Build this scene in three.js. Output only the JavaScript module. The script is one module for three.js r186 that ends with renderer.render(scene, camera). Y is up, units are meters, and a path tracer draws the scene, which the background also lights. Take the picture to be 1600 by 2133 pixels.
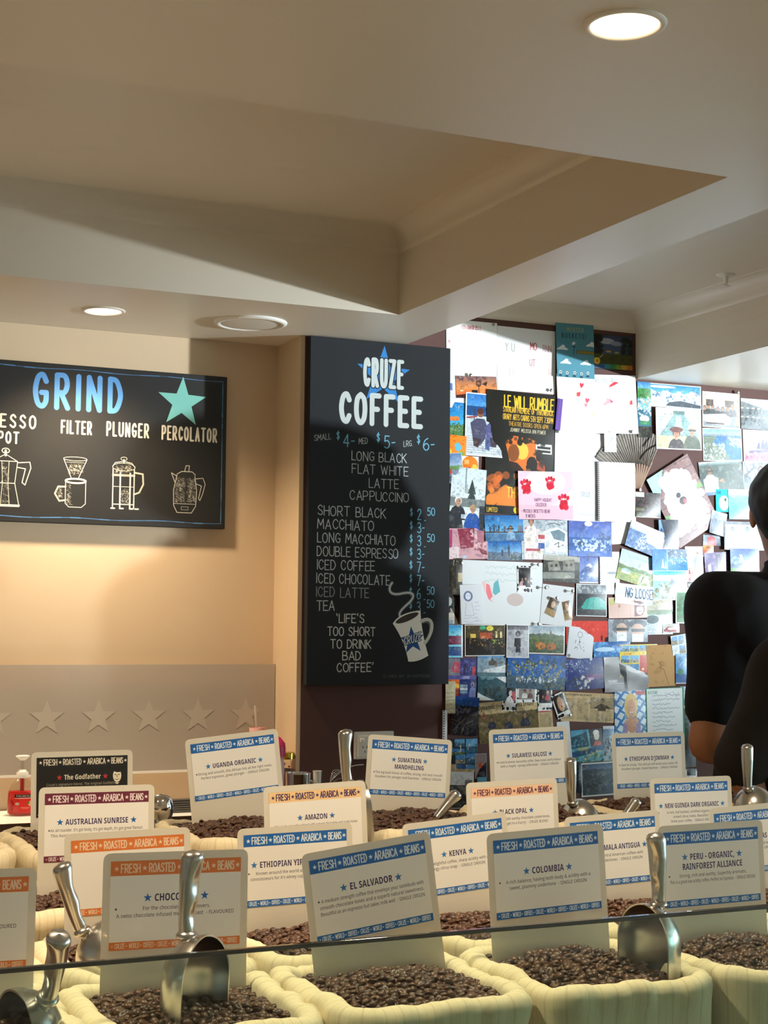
import * as THREE from 'three';
import { mergeGeometries } from 'three/addons/utils/BufferGeometryUtils.js';
import { RoundedBoxGeometry } from 'three/addons/geometries/RoundedBoxGeometry.js';
import { ImprovedNoise } from 'three/addons/math/ImprovedNoise.js';
import { RectAreaLightUniformsLib } from 'three/addons/lights/RectAreaLightUniformsLib.js';
RectAreaLightUniformsLib.init();

// ---------- camera, sky, exposure ----------
const scene = new THREE.Scene();
const camera = new THREE.PerspectiveCamera(36.66, 1600 / 2133, 0.05, 60);
camera.rotation.order = 'YXZ';
camera.position.set(0, 1.45, 0);
camera.rotation.set(THREE.MathUtils.degToRad(4.17), THREE.MathUtils.degToRad(-24.6), THREE.MathUtils.degToRad(0.51));
const renderer = new THREE.WebGLRenderer({ antialias: true });
renderer.toneMapping = THREE.LinearToneMapping;
renderer.toneMappingExposure = 1.0;
renderer.shadowMap.enabled = true;
scene.background = new THREE.Color().setRGB(0.80, 0.92, 1.10);   // overcast sky seen through the shop window
scene.backgroundIntensity = 7.5;

// light levels of the room's lamps (candela)
const DOWNLIGHT = 5.2, FLOOD = 165;
const WARM = new THREE.Color().setRGB(1.0, 0.79, 0.54), COOL = new THREE.Color().setRGB(0.86, 0.95, 1.0);

// ---------- helpers ----------
let seed = 7;
const rnd = (a = 0, b = 1) => { seed = (seed + 0x6d2b79f5) | 0; let t = Math.imul(seed ^ (seed >>> 15), 1 | seed); t = (t + Math.imul(t ^ (t >>> 7), 61 | t)) ^ t; return a + (b - a) * (((t ^ (t >>> 14)) >>> 0) / 4294967296); };
const perlin = new ImprovedNoise(), noise = (x, y = 0.3, z = 0.7) => perlin.noise(x, y, z);
const names = new Map();
const numbered = (n) => { const k = names.get(n) ?? 0; names.set(n, k + 1); return k ? `${n}_${String(k).padStart(3, '0')}` : n; };
function mesh(name, geo, mat, parent, pos, rot) {
  const m = new THREE.Mesh(geo, mat);
  m.name = name; m.castShadow = m.receiveShadow = true;
  if (pos) m.position.set(...pos);
  if (rot) m.rotation.set(...rot);
  if (parent) parent.add(m);
  return m;
}
function tag(o, label, category, group) { o.userData.label = label; o.userData.category = category; if (group) o.userData.group = group; return o; }
function thing(name, label, category, pos = [0, 0, 0], group) {
  const g = new THREE.Group();
  g.name = numbered(name); g.position.set(...pos); scene.add(g);
  return tag(g, label, category, group);
}
function single(name, geo, mat, label, category, pos, rot, group) { return tag(mesh(numbered(name), geo, mat, scene, pos, rot), label, category, group); }
function structure(name, label) { const g = new THREE.Group(); g.name = name; g.userData.kind = 'structure'; g.userData.label = label; scene.add(g); return g; }
const box = (x0, x1, y0, y1, z0, z1) => new THREE.BoxGeometry(x1 - x0, y1 - y0, z1 - z0).translate((x0 + x1) / 2, (y0 + y1) / 2, (z0 + z1) / 2);
const std = (color, roughness = 0.7, extra = {}) => new THREE.MeshStandardMaterial({ color, roughness, ...extra });
const phys = (color, roughness, extra = {}) => new THREE.MeshPhysicalMaterial({ color, roughness, ...extra });
const lathe = (pts, n = 40) => new THREE.LatheGeometry(pts.map((p) => new THREE.Vector2(...p)), n);
function canvas(w, h) { const c = document.createElement('canvas'); c.width = w; c.height = h; return [c, c.getContext('2d')]; }
function texture(c, srgb = true) { const t = new THREE.CanvasTexture(c); if (srgb) t.colorSpace = THREE.SRGBColorSpace; t.wrapS = t.wrapT = THREE.RepeatWrapping; t.magFilter = THREE.LinearFilter; return t; }
function rounded(w, h, r) {
  const s = new THREE.Shape(), x = -w / 2, y = -h / 2;
  s.moveTo(x + r, y); s.lineTo(x + w - r, y); s.quadraticCurveTo(x + w, y, x + w, y + r); s.lineTo(x + w, y + h - r); s.quadraticCurveTo(x + w, y + h, x + w - r, y + h);
  s.lineTo(x + r, y + h); s.quadraticCurveTo(x, y + h, x, y + h - r); s.lineTo(x, y + r); s.quadraticCurveTo(x, y, x + r, y);
  return s;
}
function starShape(r, q = 0.4) { const s = new THREE.Shape(); for (let i = 0; i < 10; i++) { const a = Math.PI / 2 + i * Math.PI / 5, k = i % 2 ? r * q : r; i ? s.lineTo(Math.cos(a) * k, Math.sin(a) * k) : s.moveTo(Math.cos(a) * k, Math.sin(a) * k); } s.closePath(); return s; }
// a closed grid surface: f(u, v) -> [x, y, z]; nu x nv cells, optionally closed in u
function gridGeo(nu, nv, f, closeU = false, uvScale = [1, 1]) {
  const pos = [], uv = [], idx = [];
  for (let j = 0; j <= nv; j++) for (let i = 0; i <= nu; i++) { pos.push(...f(i / nu, j / nv)); uv.push((i / nu) * uvScale[0], (j / nv) * uvScale[1]); }
  for (let j = 0; j < nv; j++) for (let i = 0; i < nu; i++) { const a = j * (nu + 1) + i, b = a + 1, c = a + nu + 1, d = c + 1; idx.push(a, b, d, a, d, c); }
  const g = new THREE.BufferGeometry();
  g.setAttribute('position', new THREE.Float32BufferAttribute(pos, 3)); g.setAttribute('uv', new THREE.Float32BufferAttribute(uv, 2)); g.setIndex(idx);
  g.computeVertexNormals();
  if (closeU) { const n = g.attributes.normal; for (let j = 0; j <= nv; j++) { const a = j * (nu + 1), b = a + nu, v = [0, 1, 2].map((k) => n.array[a * 3 + k] + n.array[b * 3 + k]); const l = Math.hypot(...v) || 1; for (let k = 0; k < 3; k++) n.array[a * 3 + k] = n.array[b * 3 + k] = v[k] / l; } }
  return g;
}

// ---------- a hand-lettered alphabet drawn in strokes on a 4 x 6 grid ----------
const GLYPHS = {
  A: '0,6 2,0 4,6|.8,4 3.2,4', B: '0,0 0,6|~0,0 2.4,.1 3.2,1.4 2.4,2.7 0,2.9|~0,2.9 2.8,3.1 3.8,4.4 2.8,5.8 0,6', C: '~3.7,1.3 2.5,.1 .9,.7 .1,3 .9,5.3 2.5,5.9 3.7,4.7',
  D: '0,0 0,6|~0,0 2.3,.4 3.7,3 2.3,5.6 0,6', E: '3.3,0 0,0 0,6 3.3,6|0,2.9 2.7,2.9', F: '3.3,0 0,0 0,6|0,2.9 2.6,2.9', G: '~3.7,1.3 2.5,.1 .9,.7 .1,3 .9,5.3 2.5,5.9 3.7,5 3.8,3.4|3.8,3.4 2.2,3.4',
  H: '0,0 0,6|3.8,0 3.8,6|0,3 3.8,3', I: '0,0 0,6', J: '~2.8,0 2.8,4.4 2.2,5.8 .9,5.8 0,4.9', K: '0,0 0,6|3.6,0 0,3.4|1,2.6 3.8,6', L: '0,0 0,6 3.1,6', M: '0,6 .4,0 2.3,4 4.2,0 4.6,6', N: '0,6 0,0 3.8,6 3.8,0',
  O: '~2,0 .5,.9 0,3 .5,5.1 2,6 3.5,5.1 4,3 3.5,.9 2,0', P: '0,6 0,0|~0,0 2.6,.1 3.5,1.6 2.6,3.2 0,3.4', Q: '~2,0 .5,.9 0,3 .5,5.1 2,6 3.5,5.1 4,3 3.5,.9 2,0|2.6,4.6 4.2,6.4', R: '0,6 0,0|~0,0 2.6,.1 3.5,1.6 2.6,3.1 0,3.3|1.4,3.2 3.8,6',
  S: '~3.5,1 2.2,0 .7,.6 .4,1.9 1.8,2.9 3.2,3.8 3.4,5.1 2,6 .1,5.1', T: '0,0 4,0|2,0 2,6', U: '~0,0 0,4.2 .7,5.6 2,6 3.3,5.6 4,4.2 4,0', V: '0,0 2,6 4,0', W: '0,0 1.3,6 2.6,1 3.9,6 5.2,0', X: '0,0 3.8,6|3.8,0 0,6', Y: '0,0 2,3 4,0|2,3 2,6', Z: '0,0 3.7,0 0,6 3.8,6',
  0: '~2,0 .5,.9 0,3 .5,5.1 2,6 3.5,5.1 4,3 3.5,.9 2,0', 1: '0,1 1,0 1,6', 2: '~.1,1.2 1.2,0 3,.3 3.3,1.8 1.6,4 0,6|0,6 3.6,6', 3: '~.2,.8 1.8,0 3.2,.9 2.8,2.5 1.2,2.9|~1.2,2.9 3.2,3.5 3.4,5.2 1.8,6 0,5.3', 4: '2.8,6 2.8,0 0,4.2 3.8,4.2', 5: '3.3,0 .5,0 .3,2.7|~.3,2.7 2.2,2.3 3.5,3.8 2.8,5.6 1.2,6 0,5.4',
  6: '~3,.2 1,1.4 0,4 .8,5.7 2.2,6 3.5,5 3.3,3.4 1.8,2.8 .2,4', 7: '0,0 3.6,0 1.2,6', 8: '~1.8,2.8 .4,1.6 1.8,0 3.2,1.6 1.8,2.8 .1,4.4 1.8,6 3.6,4.4 1.8,2.8', 9: '~3.4,2 1.8,3.2 .2,1.8 1.8,0 3.4,1.6 3,4.4 1.4,6',
  $: '~3.2,1.3 1.9,.5 .6,1.2 .6,2.3 1.9,3 3.1,3.7 3,5 1.8,5.6 .3,4.8|1.9,-.5 1.8,6.6', '-': '.4,3.2 2.4,3', '.': '0,5.8 .25,6', ',': '.4,5.6 0,6.8', _: '0,6.6 1.4,6.5', "'": '.5,-.4 0,1', '`': '0,-.4 .5,1', '!': '0,0 0,4|0,5.7 0,6', '&': '~3.6,6 .6,2 1,.3 2.2,.4 2.2,1.8 .2,4.2 1,6 2.6,5.4 3.4,3.6', '/': '0,6 2,0', ':': '0,2 0,2.3|0,5 0,5.3',
};
const glyphWidth = (ch) => (ch === ' ' ? 2.2 : Math.max(...(GLYPHS[ch] ?? '0,0 3,0').match(/[-.\d]+(?=,)/g).map(Number), 0));
function letterWidth(text, gap = 1.3) { let w = 0; for (const ch of text) w += glyphWidth(ch) + gap; return w - gap; }
// height h and width w in pixels (w = 0: natural times squeeze); weight = pen width in pixels
function letters(c, text, x, y, h, { squeeze = 0.7, weight = 2, color = '#fff', width = 0, wobble = 0, align = 'left', gap = 1.3, slope = 0 } = {}) {
  text = text.toUpperCase();
  const units = letterWidth(text, gap), k = h / 6; let kx = k * squeeze;
  if (width) kx = width / units;
  if (align === 'center') x -= (units * kx) / 2;
  if (align === 'right') x -= units * kx;
  c.strokeStyle = color; c.lineWidth = weight; c.lineCap = c.lineJoin = 'round';
  let cx = 0;
  for (const ch of text) {
    const jx = wobble ? rnd(-wobble, wobble) : 0, jy = wobble ? rnd(-wobble, wobble) : 0;
    for (const part of (GLYPHS[ch] ?? '').split('|')) {
      if (!part.trim()) continue;
      const smooth = part[0] === '~', p = part.replace('~', '').trim().split(' ').map((q) => { const [a, b] = q.split(',').map(Number); const X = x + (cx + a) * kx; return [X + jx, y + b * k + jy + slope * (cx + a) * kx]; });
      c.beginPath(); c.moveTo(...p[0]);
      if (!smooth) for (const q of p.slice(1)) c.lineTo(...q);
      else for (let i = 0; i < p.length - 1; i++) { const a = p[i - 1] ?? p[i], b = p[i], d = p[i + 1], e = p[i + 2] ?? d; c.bezierCurveTo(b[0] + (d[0] - a[0]) / 6, b[1] + (d[1] - a[1]) / 6, d[0] - (e[0] - b[0]) / 6, d[1] - (e[1] - b[1]) / 6, ...d); }
      c.stroke();
    }
    cx += glyphWidth(ch) + gap;
  }
  return units * kx;
}
function star(c, x, y, r, color, turn = 0, q = 0.4) { c.fillStyle = color; c.beginPath(); for (let i = 0; i < 10; i++) { const a = -Math.PI / 2 + turn + i * Math.PI / 5, k = i % 2 ? r * q : r; c[i ? 'lineTo' : 'moveTo'](x + Math.cos(a) * k, y + Math.sin(a) * k); } c.closePath(); c.fill(); }
function type(c, text, x, y, size, { color = '#222', squeeze = 1, align = 'center', font = 'sans-serif', bold = false, max = 0 } = {}) {
  c.save(); c.font = `${bold ? 'bold ' : ''}${size}px ${font}`; c.fillStyle = color; c.textAlign = align; c.textBaseline = 'middle';
  const w = c.measureText(text).width * squeeze; if (max && w > max) squeeze *= max / w;
  c.translate(x, y); c.scale(squeeze, 1); c.fillText(text, 0, 0); c.restore();
}

// ---------- surface textures ----------
function speckled(base, spread, n, w = 512, min = 0.6, max = 2.2) {
  const [c, x] = canvas(w, w); x.fillStyle = base; x.fillRect(0, 0, w, w);
  for (let i = 0; i < n; i++) { x.fillStyle = spread[Math.floor(rnd(0, spread.length))]; x.globalAlpha = rnd(0.04, 0.16); x.beginPath(); x.ellipse(rnd(0, w), rnd(0, w), rnd(min, max) * 4, rnd(min, max) * 4, 0, 0, 7); x.fill(); }
  return texture(c);
}
const [stripeCanvas, sx] = canvas(256, 256);
sx.fillStyle = '#e8dab8'; sx.fillRect(0, 0, 256, 256);
for (let i = 0; i < 16; i++) { sx.fillStyle = i % 2 ? '#c9bf9c' : '#e2d6b4'; sx.globalAlpha = i % 4 === 1 ? 0.6 : 0.3; sx.fillRect(i * 16 + 3, 0, i % 4 === 1 ? 7 : 5, 256); }
sx.globalAlpha = 0.1; for (let i = 0; i < 2600; i++) { sx.fillStyle = i % 2 ? '#fff8e6' : '#8a8468'; sx.fillRect(rnd(0, 256), rnd(0, 256), 1, rnd(3, 10)); }
const stripeTexture = texture(stripeCanvas);
const [weaveCanvas, wx] = canvas(128, 128);
wx.fillStyle = '#808080'; wx.fillRect(0, 0, 128, 128);
for (let i = 0; i < 128; i += 4) { wx.fillStyle = i % 8 ? '#9a9a9a' : '#666'; wx.fillRect(i, 0, 2, 128); wx.fillStyle = i % 8 ? '#74747480' : '#90909080'; wx.fillRect(0, i, 128, 2); }
const weaveTexture = texture(weaveCanvas, false);

const M = {
  ceiling: std('#ffffff', 0.36, { map: speckled('#e6dccb', ['#efe6d6', '#d8cdb9'], 300) }),
  wallCream: std('#ffffff', 0.40, { map: speckled('#dcc3a2', ['#e3ccae', '#d2b896'], 260) }),
  wallBrown: std('#ffffff', 0.75, { map: speckled('#573731', ['#5f3d37', '#4d302b'], 260) }),
  wallWhite: std('#e4ded3', 0.7), floor: std('#ffffff', 0.5, { map: speckled('#b3a797', ['#a59988', '#c0b5a6'], 500) }),
  white: std('#efece4', 0.4), offWhite: std('#d8d2c2', 0.5), dark: std('#1c1917', 0.5), black: std('#0d0c0c', 0.8),
  aluminium: std('#c9c8c4', 0.24, { metalness: 1 }), chrome: std('#e2e2e2', 0.07, { metalness: 1 }), gold: std('#d9b348', 0.16, { metalness: 1 }), steel: std('#a9a9a7', 0.3, { metalness: 1 }),
  glass: phys('#eef7f2', 0.02, { transmission: 1, thickness: 0, ior: 1.5 }), glassEdge: phys('#36342c', 0.06, { clearcoat: 1 }),
  clearPlastic: phys('#f6f4f0', 0.08, { transmission: 1, thickness: 0, ior: 1.45 }),
  acrylic: phys('#d9cfc2', 0.36, { transmission: 0.42, thickness: 0, ior: 1.45 }), frostFilm: phys('#bcb2a5', 0.5),
  laminate: phys('#efe9da', 0.28, { transmission: 0.22, thickness: 0, clearcoat: 0.4, clearcoatRoughness: 0.25 }),
  liner: std('#ffffff', 0.95, { map: stripeTexture, bumpMap: weaveTexture, bumpScale: 0.0003 }), wicker: std('#8a6a42', 0.8), wood: std('#4a3524', 0.6),
  skin: phys('#b97d58', 0.55), shirtBlack: std('#111013', 0.9), trousers: std('#17161a', 0.9), shirtCharcoal: std('#2b2624', 0.95), hairDark: std('#120d0b', 0.6), hairGrey: std('#6a6058', 0.6), shoe: std('#141212', 0.5),
  soap: phys('#e2231c', 0.05, { transmission: 0.55, thickness: 0.02, attenuationColor: new THREE.Color('#ff2a10'), attenuationDistance: 0.02, ior: 1.36 }), magenta: std('#d81b60', 0.4), pinkPaper: std('#f0b8b4', 0.7), jarFill: std('#5a3a34', 0.7), redBits: std('#c8402a', 0.5),
};
M.trimRing = std('#e9e2d6', 0.4); M.lampGlow = new THREE.MeshStandardMaterial({ color: '#fff3e0', emissive: new THREE.Color().setRGB(1.0, 0.80, 0.55), emissiveIntensity: 9, roughness: 0.6 });
M.floodGlow = new THREE.MeshStandardMaterial({ color: '#ffffff', emissive: COOL, emissiveIntensity: 8, roughness: 0.5 });

// ---------- the room ----------
const H1 = 2.221, H2 = 2.183, HT = 2.43, HR = 2.372;             // bulkhead, low bulkhead on the right, raised ceilings
const XP = 1.5, ZP = -3.82, ZW = -4.0;               // left edge and face of the brown wall, face of the cream wall
const floor = structure('floor', 'shop floor'); mesh('floor_slab', box(-2.6, 6.8, -0.12, 0, -4.2, 3.2), M.floor, floor);
const wallBack = structure('wall_back', 'cream wall behind the counter'); mesh('cream_wall', box(-2.6, XP, 0, 2.75, -4.2, ZW), M.wallCream, wallBack);
const wallPhotos = structure('wall_back_right', 'dark brown wall with the menu board and photos'); mesh('brown_wall', box(XP + 0.012, 6.8, 0, 2.75, -4.2, ZP), M.wallBrown, wallPhotos);
mesh('cream_return', box(XP, XP + 0.012, 0, 2.75, -4.2, ZP - 0.001), M.wallCream, wallPhotos);
const wallLeft = structure('wall_left', 'left wall'); mesh('left_wall', box(-2.8, -2.6, 0, 2.75, -4.2, 3.2), M.wallWhite, wallLeft);
const wallFront = structure('wall_front', 'wall behind the viewer'); mesh('front_wall', box(-2.8, 7.0, 0, 2.75, 3.2, 3.4), M.wallWhite, wallFront);
const wallRight = structure('wall_right', 'street side wall with a shop window');
const WZ0 = -2.6, WZ1 = 2.4, WY0 = 0.45, WY1 = 2.02;
for (const [n, y0, y1, z0, z1] of [['sill_wall', 0, WY0, -4.2, 3.4], ['lintel_wall', WY1, 2.75, -4.2, 3.4], ['pier', WY0, WY1, -4.2, WZ0], ['pier', WY0, WY1, WZ1, 3.4]]) mesh(n, box(6.8, 7.0, y0, y1, z0, z1), M.wallWhite, wallRight);
const windowOne = structure('window_1', 'shop window');
for (let k = 0; k < 3; k++) { const w = (WZ1 - WZ0) / 3; mesh('pane', box(6.89, 6.894, WY0, WY1, WZ0 + k * w, WZ0 + (k + 1) * w - 0.04), M.glass, windowOne); mesh('mullion', box(6.86, 6.93, WY0, WY1, WZ0 + (k + 1) * w - 0.04, WZ0 + (k + 1) * w), M.dark, windowOne); }

const ceiling = structure('ceiling', 'painted plaster ceiling with a recessed tray and bulkheads');
const TX0 = -1.6, TX1 = 1.615, TZ0 = -3.45, TZ1 = -2.122, RX0 = 1.805, RX1 = 2.566, TOP = 2.75;
mesh('near_ceiling', box(-2.8, RX0, H1, TOP, TZ1, 3.4), M.ceiling, ceiling);
mesh('beam', box(TX1, RX0, H1, TOP, -4.2, TZ1), M.ceiling, ceiling);
mesh('far_bulkhead', box(-2.8, TX1, H1, TOP, -4.2, TZ0), M.ceiling, ceiling);
mesh('side_bulkhead', box(-2.8, TX0, H1, TOP, TZ0, TZ1), M.ceiling, ceiling);
mesh('tray_ceiling', box(TX0, TX1, HT, TOP, TZ0, TZ1), M.ceiling, ceiling);
mesh('recess_ceiling', box(RX0, RX1, HR, TOP, -4.2, 3.4), M.ceiling, ceiling);
mesh('low_bulkhead', box(RX1, 7.0, H2, TOP, -4.2, 3.4), M.ceiling, ceiling);
// coved cornice: a concave quarter profile run along a wall, mitred at both ends
function cornice(name, a, b, inward, y0, size, parent, miterA = 1, miterB = 1) {
  const dir = new THREE.Vector3().subVectors(b, a).normalize(), inn = new THREE.Vector3(...inward), n = 10;
  const prof = [[0, 0]]; for (let i = 0; i <= n; i++) { const t = (i / n) * Math.PI / 2; prof.push([0.008 + (size - 0.008) * (1 - Math.cos(t)), 0.006 + (size - 0.006) * Math.sin(t)]); } prof.push([size, size + 0.004]);
  const P = (p, end) => { const q = (end ? b : a).clone().addScaledVector(inn, p[0]); q.y = y0 + p[1]; q.addScaledVector(dir, (end ? -miterB : miterA) * p[0]); return [q.x, q.y, q.z]; };
  mesh(name, gridGeo(1, prof.length - 1, (u, v) => P(prof[Math.round(v * (prof.length - 1))], u > 0.5)), M.cornice, parent);
}
M.cornice = M.ceiling.clone(); M.cornice.side = THREE.DoubleSide;
const V = (x, z) => new THREE.Vector3(x, 0, z);
cornice('cornice', V(TX0, TZ0), V(TX1, TZ0), [0, 0, 1], 2.375, 0.055, ceiling);
cornice('cornice', V(TX1, TZ0), V(TX1, TZ1), [-1, 0, 0], 2.375, 0.055, ceiling);
cornice('cornice', V(TX1, TZ1), V(TX0, TZ1), [0, 0, -1], 2.375, 0.055, ceiling);
cornice('cornice', V(TX0, TZ1), V(TX0, TZ0), [1, 0, 0], 2.375, 0.055, ceiling);
cornice('cornice', V(RX0, ZP), V(RX1, ZP), [0, 0, 1], 2.319, 0.052, ceiling);
cornice('cornice', V(RX1, ZP), V(RX1, 3.2), [-1, 0, 0], 2.319, 0.052, ceiling);
cornice('cornice', V(RX0, 3.2), V(RX0, ZP), [1, 0, 0], 2.319, 0.052, ceiling);

// ---------- ceiling fittings ----------
function downlight(x, z, label, y = H1) {
  const g = thing('downlight', label, 'downlight', [x, y, z]);
  mesh('trim_ring', lathe([[0.0435, -0.0005], [0.0455, -0.004], [0.050, -0.004], [0.0535, -0.002], [0.054, 0]], 48), M.trimRing, g);
  mesh('lamp_disc', lathe([[0, -0.0015], [0.036, -0.002], [0.0435, -0.0008]], 40), M.lampGlow, g);
  const l = new THREE.SpotLight(WARM, DOWNLIGHT, 0, 1.15, 0.75, 2);
  l.name = 'lamp_beam'; l.position.set(0, -0.012, 0); l.target.position.set(0, -1, 0); l.castShadow = true; l.shadow.radius = 2; g.add(l, l.target);
  return g;
}
downlight(0.94, -3.735, 'glowing round downlight above the long chalkboard near the back wall');
downlight(1.08, -1.63, 'large glowing round downlight nearest the viewer, top right of the photo');
downlight(0.10, -1.63, 'round ceiling downlight out of view left of the nearest one');
downlight(-0.1, -3.735, 'round ceiling downlight further left above the long chalkboard');
downlight(0.6, 1.5, 'round ceiling downlight behind the viewer');
{
  const g = thing('ceiling_speaker', 'flush round white ceiling speaker beside the far downlight', 'speaker', [1.317, H1, -3.71]);
  mesh('rim', lathe([[0.076, -0.002], [0.080, -0.007], [0.088, -0.007], [0.0935, -0.003], [0.094, 0]], 56), M.white, g);
  mesh('grille', lathe([[0, -0.0075], [0.05, -0.0072], [0.077, -0.0045]], 48), std('#ded8cc', 0.6), g);
  const s = thing('fire_sprinkler', 'small pale sprinkler head on the raised ceiling at the right', 'sprinkler', [2.470, HR, -3.258]);
  mesh('escutcheon', lathe([[0, -0.004], [0.02, -0.004], [0.026, 0]], 24), M.white, s);
  mesh('head', lathe([[0.007, -0.004], [0.006, -0.018], [0.004, -0.022], [0.004, -0.028], [0.012, -0.030], [0, -0.031]], 20), M.white, s);
}
{ // cool display floodlight on a stand near the street window
  const dir = new THREE.Vector3(-1.15, 0.172, -1).normalize(), p = [6.24, 1.487, -0.30];
  const g = thing('floodlight', 'cool white floodlight on a stand out of view at the right', 'floodlight', [p[0], 0, p[2]]);
  mesh('stand', new THREE.CylinderGeometry(0.014, 0.014, 1.44, 16).translate(0, 0.72, 0), M.dark, g);
  mesh('foot', new THREE.CylinderGeometry(0.17, 0.18, 0.02, 32).translate(0, 0.01, 0), M.dark, g);
  const yaw = Math.atan2(dir.x, dir.z);
  const head = mesh('housing', new RoundedBoxGeometry(0.2, 0.15, 0.06, 3, 0.012), M.dark, g, [0, p[1], 0]); head.rotation.order = 'YXZ'; head.rotation.set(-Math.asin(dir.y), yaw, 0);
  mesh('lamp_face', new THREE.BoxGeometry(0.17, 0.12, 0.004).translate(0, 0, 0.031), M.floodGlow, head);
  const l = new THREE.SpotLight(COOL, FLOOD, 0, 0.245, 1, 2);
  l.name = 'lamp_beam'; l.position.set(0, p[1], 0).addScaledVector(dir, 0.05); l.target.position.set(2.28 - p[0], 2.30, ZP - p[2]); l.castShadow = true; l.shadow.radius = 3; g.add(l, l.target);
}

// ---------- chalkboards ----------
function chalkGround(c, w, h, base, specks) { c.fillStyle = base; c.fillRect(0, 0, w, h); for (let i = 0; i < 260; i++) { c.fillStyle = specks[i % specks.length]; c.globalAlpha = rnd(0.02, 0.07); c.beginPath(); c.ellipse(rnd(0, w), rnd(0, h), rnd(10, 110), rnd(6, 50), rnd(0, 3), 0, 7); c.fill(); } c.globalAlpha = 1; }
function boardGeo(w, h, t) { const g = new RoundedBoxGeometry(w, h, t, 2, 0.0015), p = g.attributes.position, uv = g.attributes.uv; for (let i = 0; i < p.count; i++) uv.setXY(i, p.getX(i) / w + 0.5, p.getY(i) / h + 0.5); return g; }
{
  const W = 940, Hh = 2048, [cv, c] = canvas(W, Hh);
  chalkGround(c, W, Hh, '#15191e', ['#20262b', '#101317']);
  star(c, 482, 206, 186, '#2f7fc6', 0.03, 0.4);
  letters(c, 'CRUZE', 357, 110, 158, { weight: 36, color: '#15191e', width: 252, gap: 3.9 }); letters(c, 'CRUZE', 357, 110, 158, { weight: 24, color: '#c6cecd', width: 252, gap: 3.9 });
  letters(c, 'COFFEE', 204, 328, 168, { weight: 32, color: '#c6cecd', width: 532, gap: 3.3 });
  const dim = '#b9c0c2', chalk = '#c4cccd', blue = '#6fb6d2';
  letters(c, 'SMALL', 32, 588, 34, { weight: 3.6, color: dim, width: 108, slope: -0.16 }); letters(c, '$', 176, 558, 46, { weight: 5.5, color: blue }); letters(c, '4-', 222, 572, 72, { weight: 6.5, color: blue, width: 70 });
  letters(c, 'MED', 322, 590, 34, { weight: 3.6, color: dim, width: 58, slope: -0.1 }); letters(c, '$', 440, 552, 50, { weight: 5.5, color: blue }); letters(c, '5-', 492, 566, 72, { weight: 6.5, color: blue, width: 70 });
  letters(c, 'LRG.', 622, 590, 34, { weight: 3.6, color: dim, width: 58, slope: -0.14 }); letters(c, '$', 712, 548, 50, { weight: 5.5, color: blue }); letters(c, '6-', 756, 562, 74, { weight: 6.5, color: blue, width: 74 });
  for (const [t, x, y, w] of [['LONG BLACK', 276, 668, 366], ['FLAT WHITE', 280, 746, 372], ['LATTE', 392, 826, 196], ['CAPPUCCINO', 268, 904, 390]]) letters(c, t, x, y, 54, { weight: 5, color: chalk, width: w, wobble: 2 });
  const rows = [['SHORT BLACK', 446, '2', '50'], ['MACCHIATO', 366, '3-', ''], ['LONG MACCHIATO', 508, '3', '50'], ['DOUBLE ESPRESSO', 530, '3-', ''], ['ICED COFFEE', 376, '7-', ''], ['ICED CHOCOLATE', 476, '7-', ''], ['ICED LATTE', 338, '6', '50'], ['TEA', 114, '3', '50']];
  rows.forEach(([t, w, a, b], i) => {
    const y = 1000 + i * 79.5;
    letters(c, t, 60, y, 56, { weight: 5.4, color: i === 6 ? '#92999b' : chalk, width: w, wobble: 2, slope: 0.008 });
    letters(c, '$', 668, y - 6, 44, { weight: 5, color: blue }); letters(c, a, 720, y - 2, 62, { weight: 5.5, color: blue, squeeze: 0.62 }); if (b) { letters(c, '_', 766, y - 4, 62, { weight: 4, color: blue }); letters(c, b, 788, y - 14, 46, { weight: 5, color: blue, squeeze: 0.72 }); }
  });
  for (const [t, x, y, w] of [["`LIFE'S", 190, 1662, 176], ['TOO SHORT', 134, 1738, 306], ['TO DRINK', 154, 1812, 260], ['BAD', 230, 1880, 118], ["COFFEE'", 196, 1948, 234]]) letters(c, t, x, y - 28, 50, { weight: 6, color: '#d2d6d2', width: w, wobble: 1.5 });
  // the mug with steam
  c.lineCap = 'round'; c.lineJoin = 'round'; c.save(); c.translate(0, -160);
  const steam = (w, col) => { c.strokeStyle = col; c.lineWidth = w; c.beginPath(); c.moveTo(648, 1826); c.bezierCurveTo(560, 1800, 620, 1760, 668, 1720); c.bezierCurveTo(720, 1670, 690, 1650, 610, 1668); c.bezierCurveTo(530, 1684, 520, 1640, 552, 1604); c.stroke(); };
  steam(20, '#6d7375'); steam(12, '#aab0b0'); steam(5, '#d8dcda');
  c.fillStyle = '#f4f2ea'; c.beginPath(); c.moveTo(558, 1846); c.quadraticCurveTo(600, 1780, 744, 1766); c.quadraticCurveTo(752, 1900, 800, 2036); c.quadraticCurveTo(730, 2078, 664, 2072); c.quadraticCurveTo(640, 1950, 558, 1846); c.fill();
  c.fillStyle = '#3a342e'; c.beginPath(); c.ellipse(654, 1812, 84, 22, -0.36, 0, 7); c.fill(); c.strokeStyle = '#eceae2'; c.lineWidth = 5; c.stroke();
  c.strokeStyle = '#cfcdc2'; c.lineWidth = 22; c.beginPath(); c.moveTo(752, 1830); c.bezierCurveTo(836, 1790, 846, 1880, 776, 1960); c.stroke(); c.strokeStyle = '#807d74'; c.lineWidth = 5; c.beginPath(); c.moveTo(760, 1842); c.bezierCurveTo(818, 1818, 822, 1886, 780, 1940); c.stroke();
  star(c, 690, 1946, 84, '#1f4f8e', -0.12, 0.42);
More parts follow.
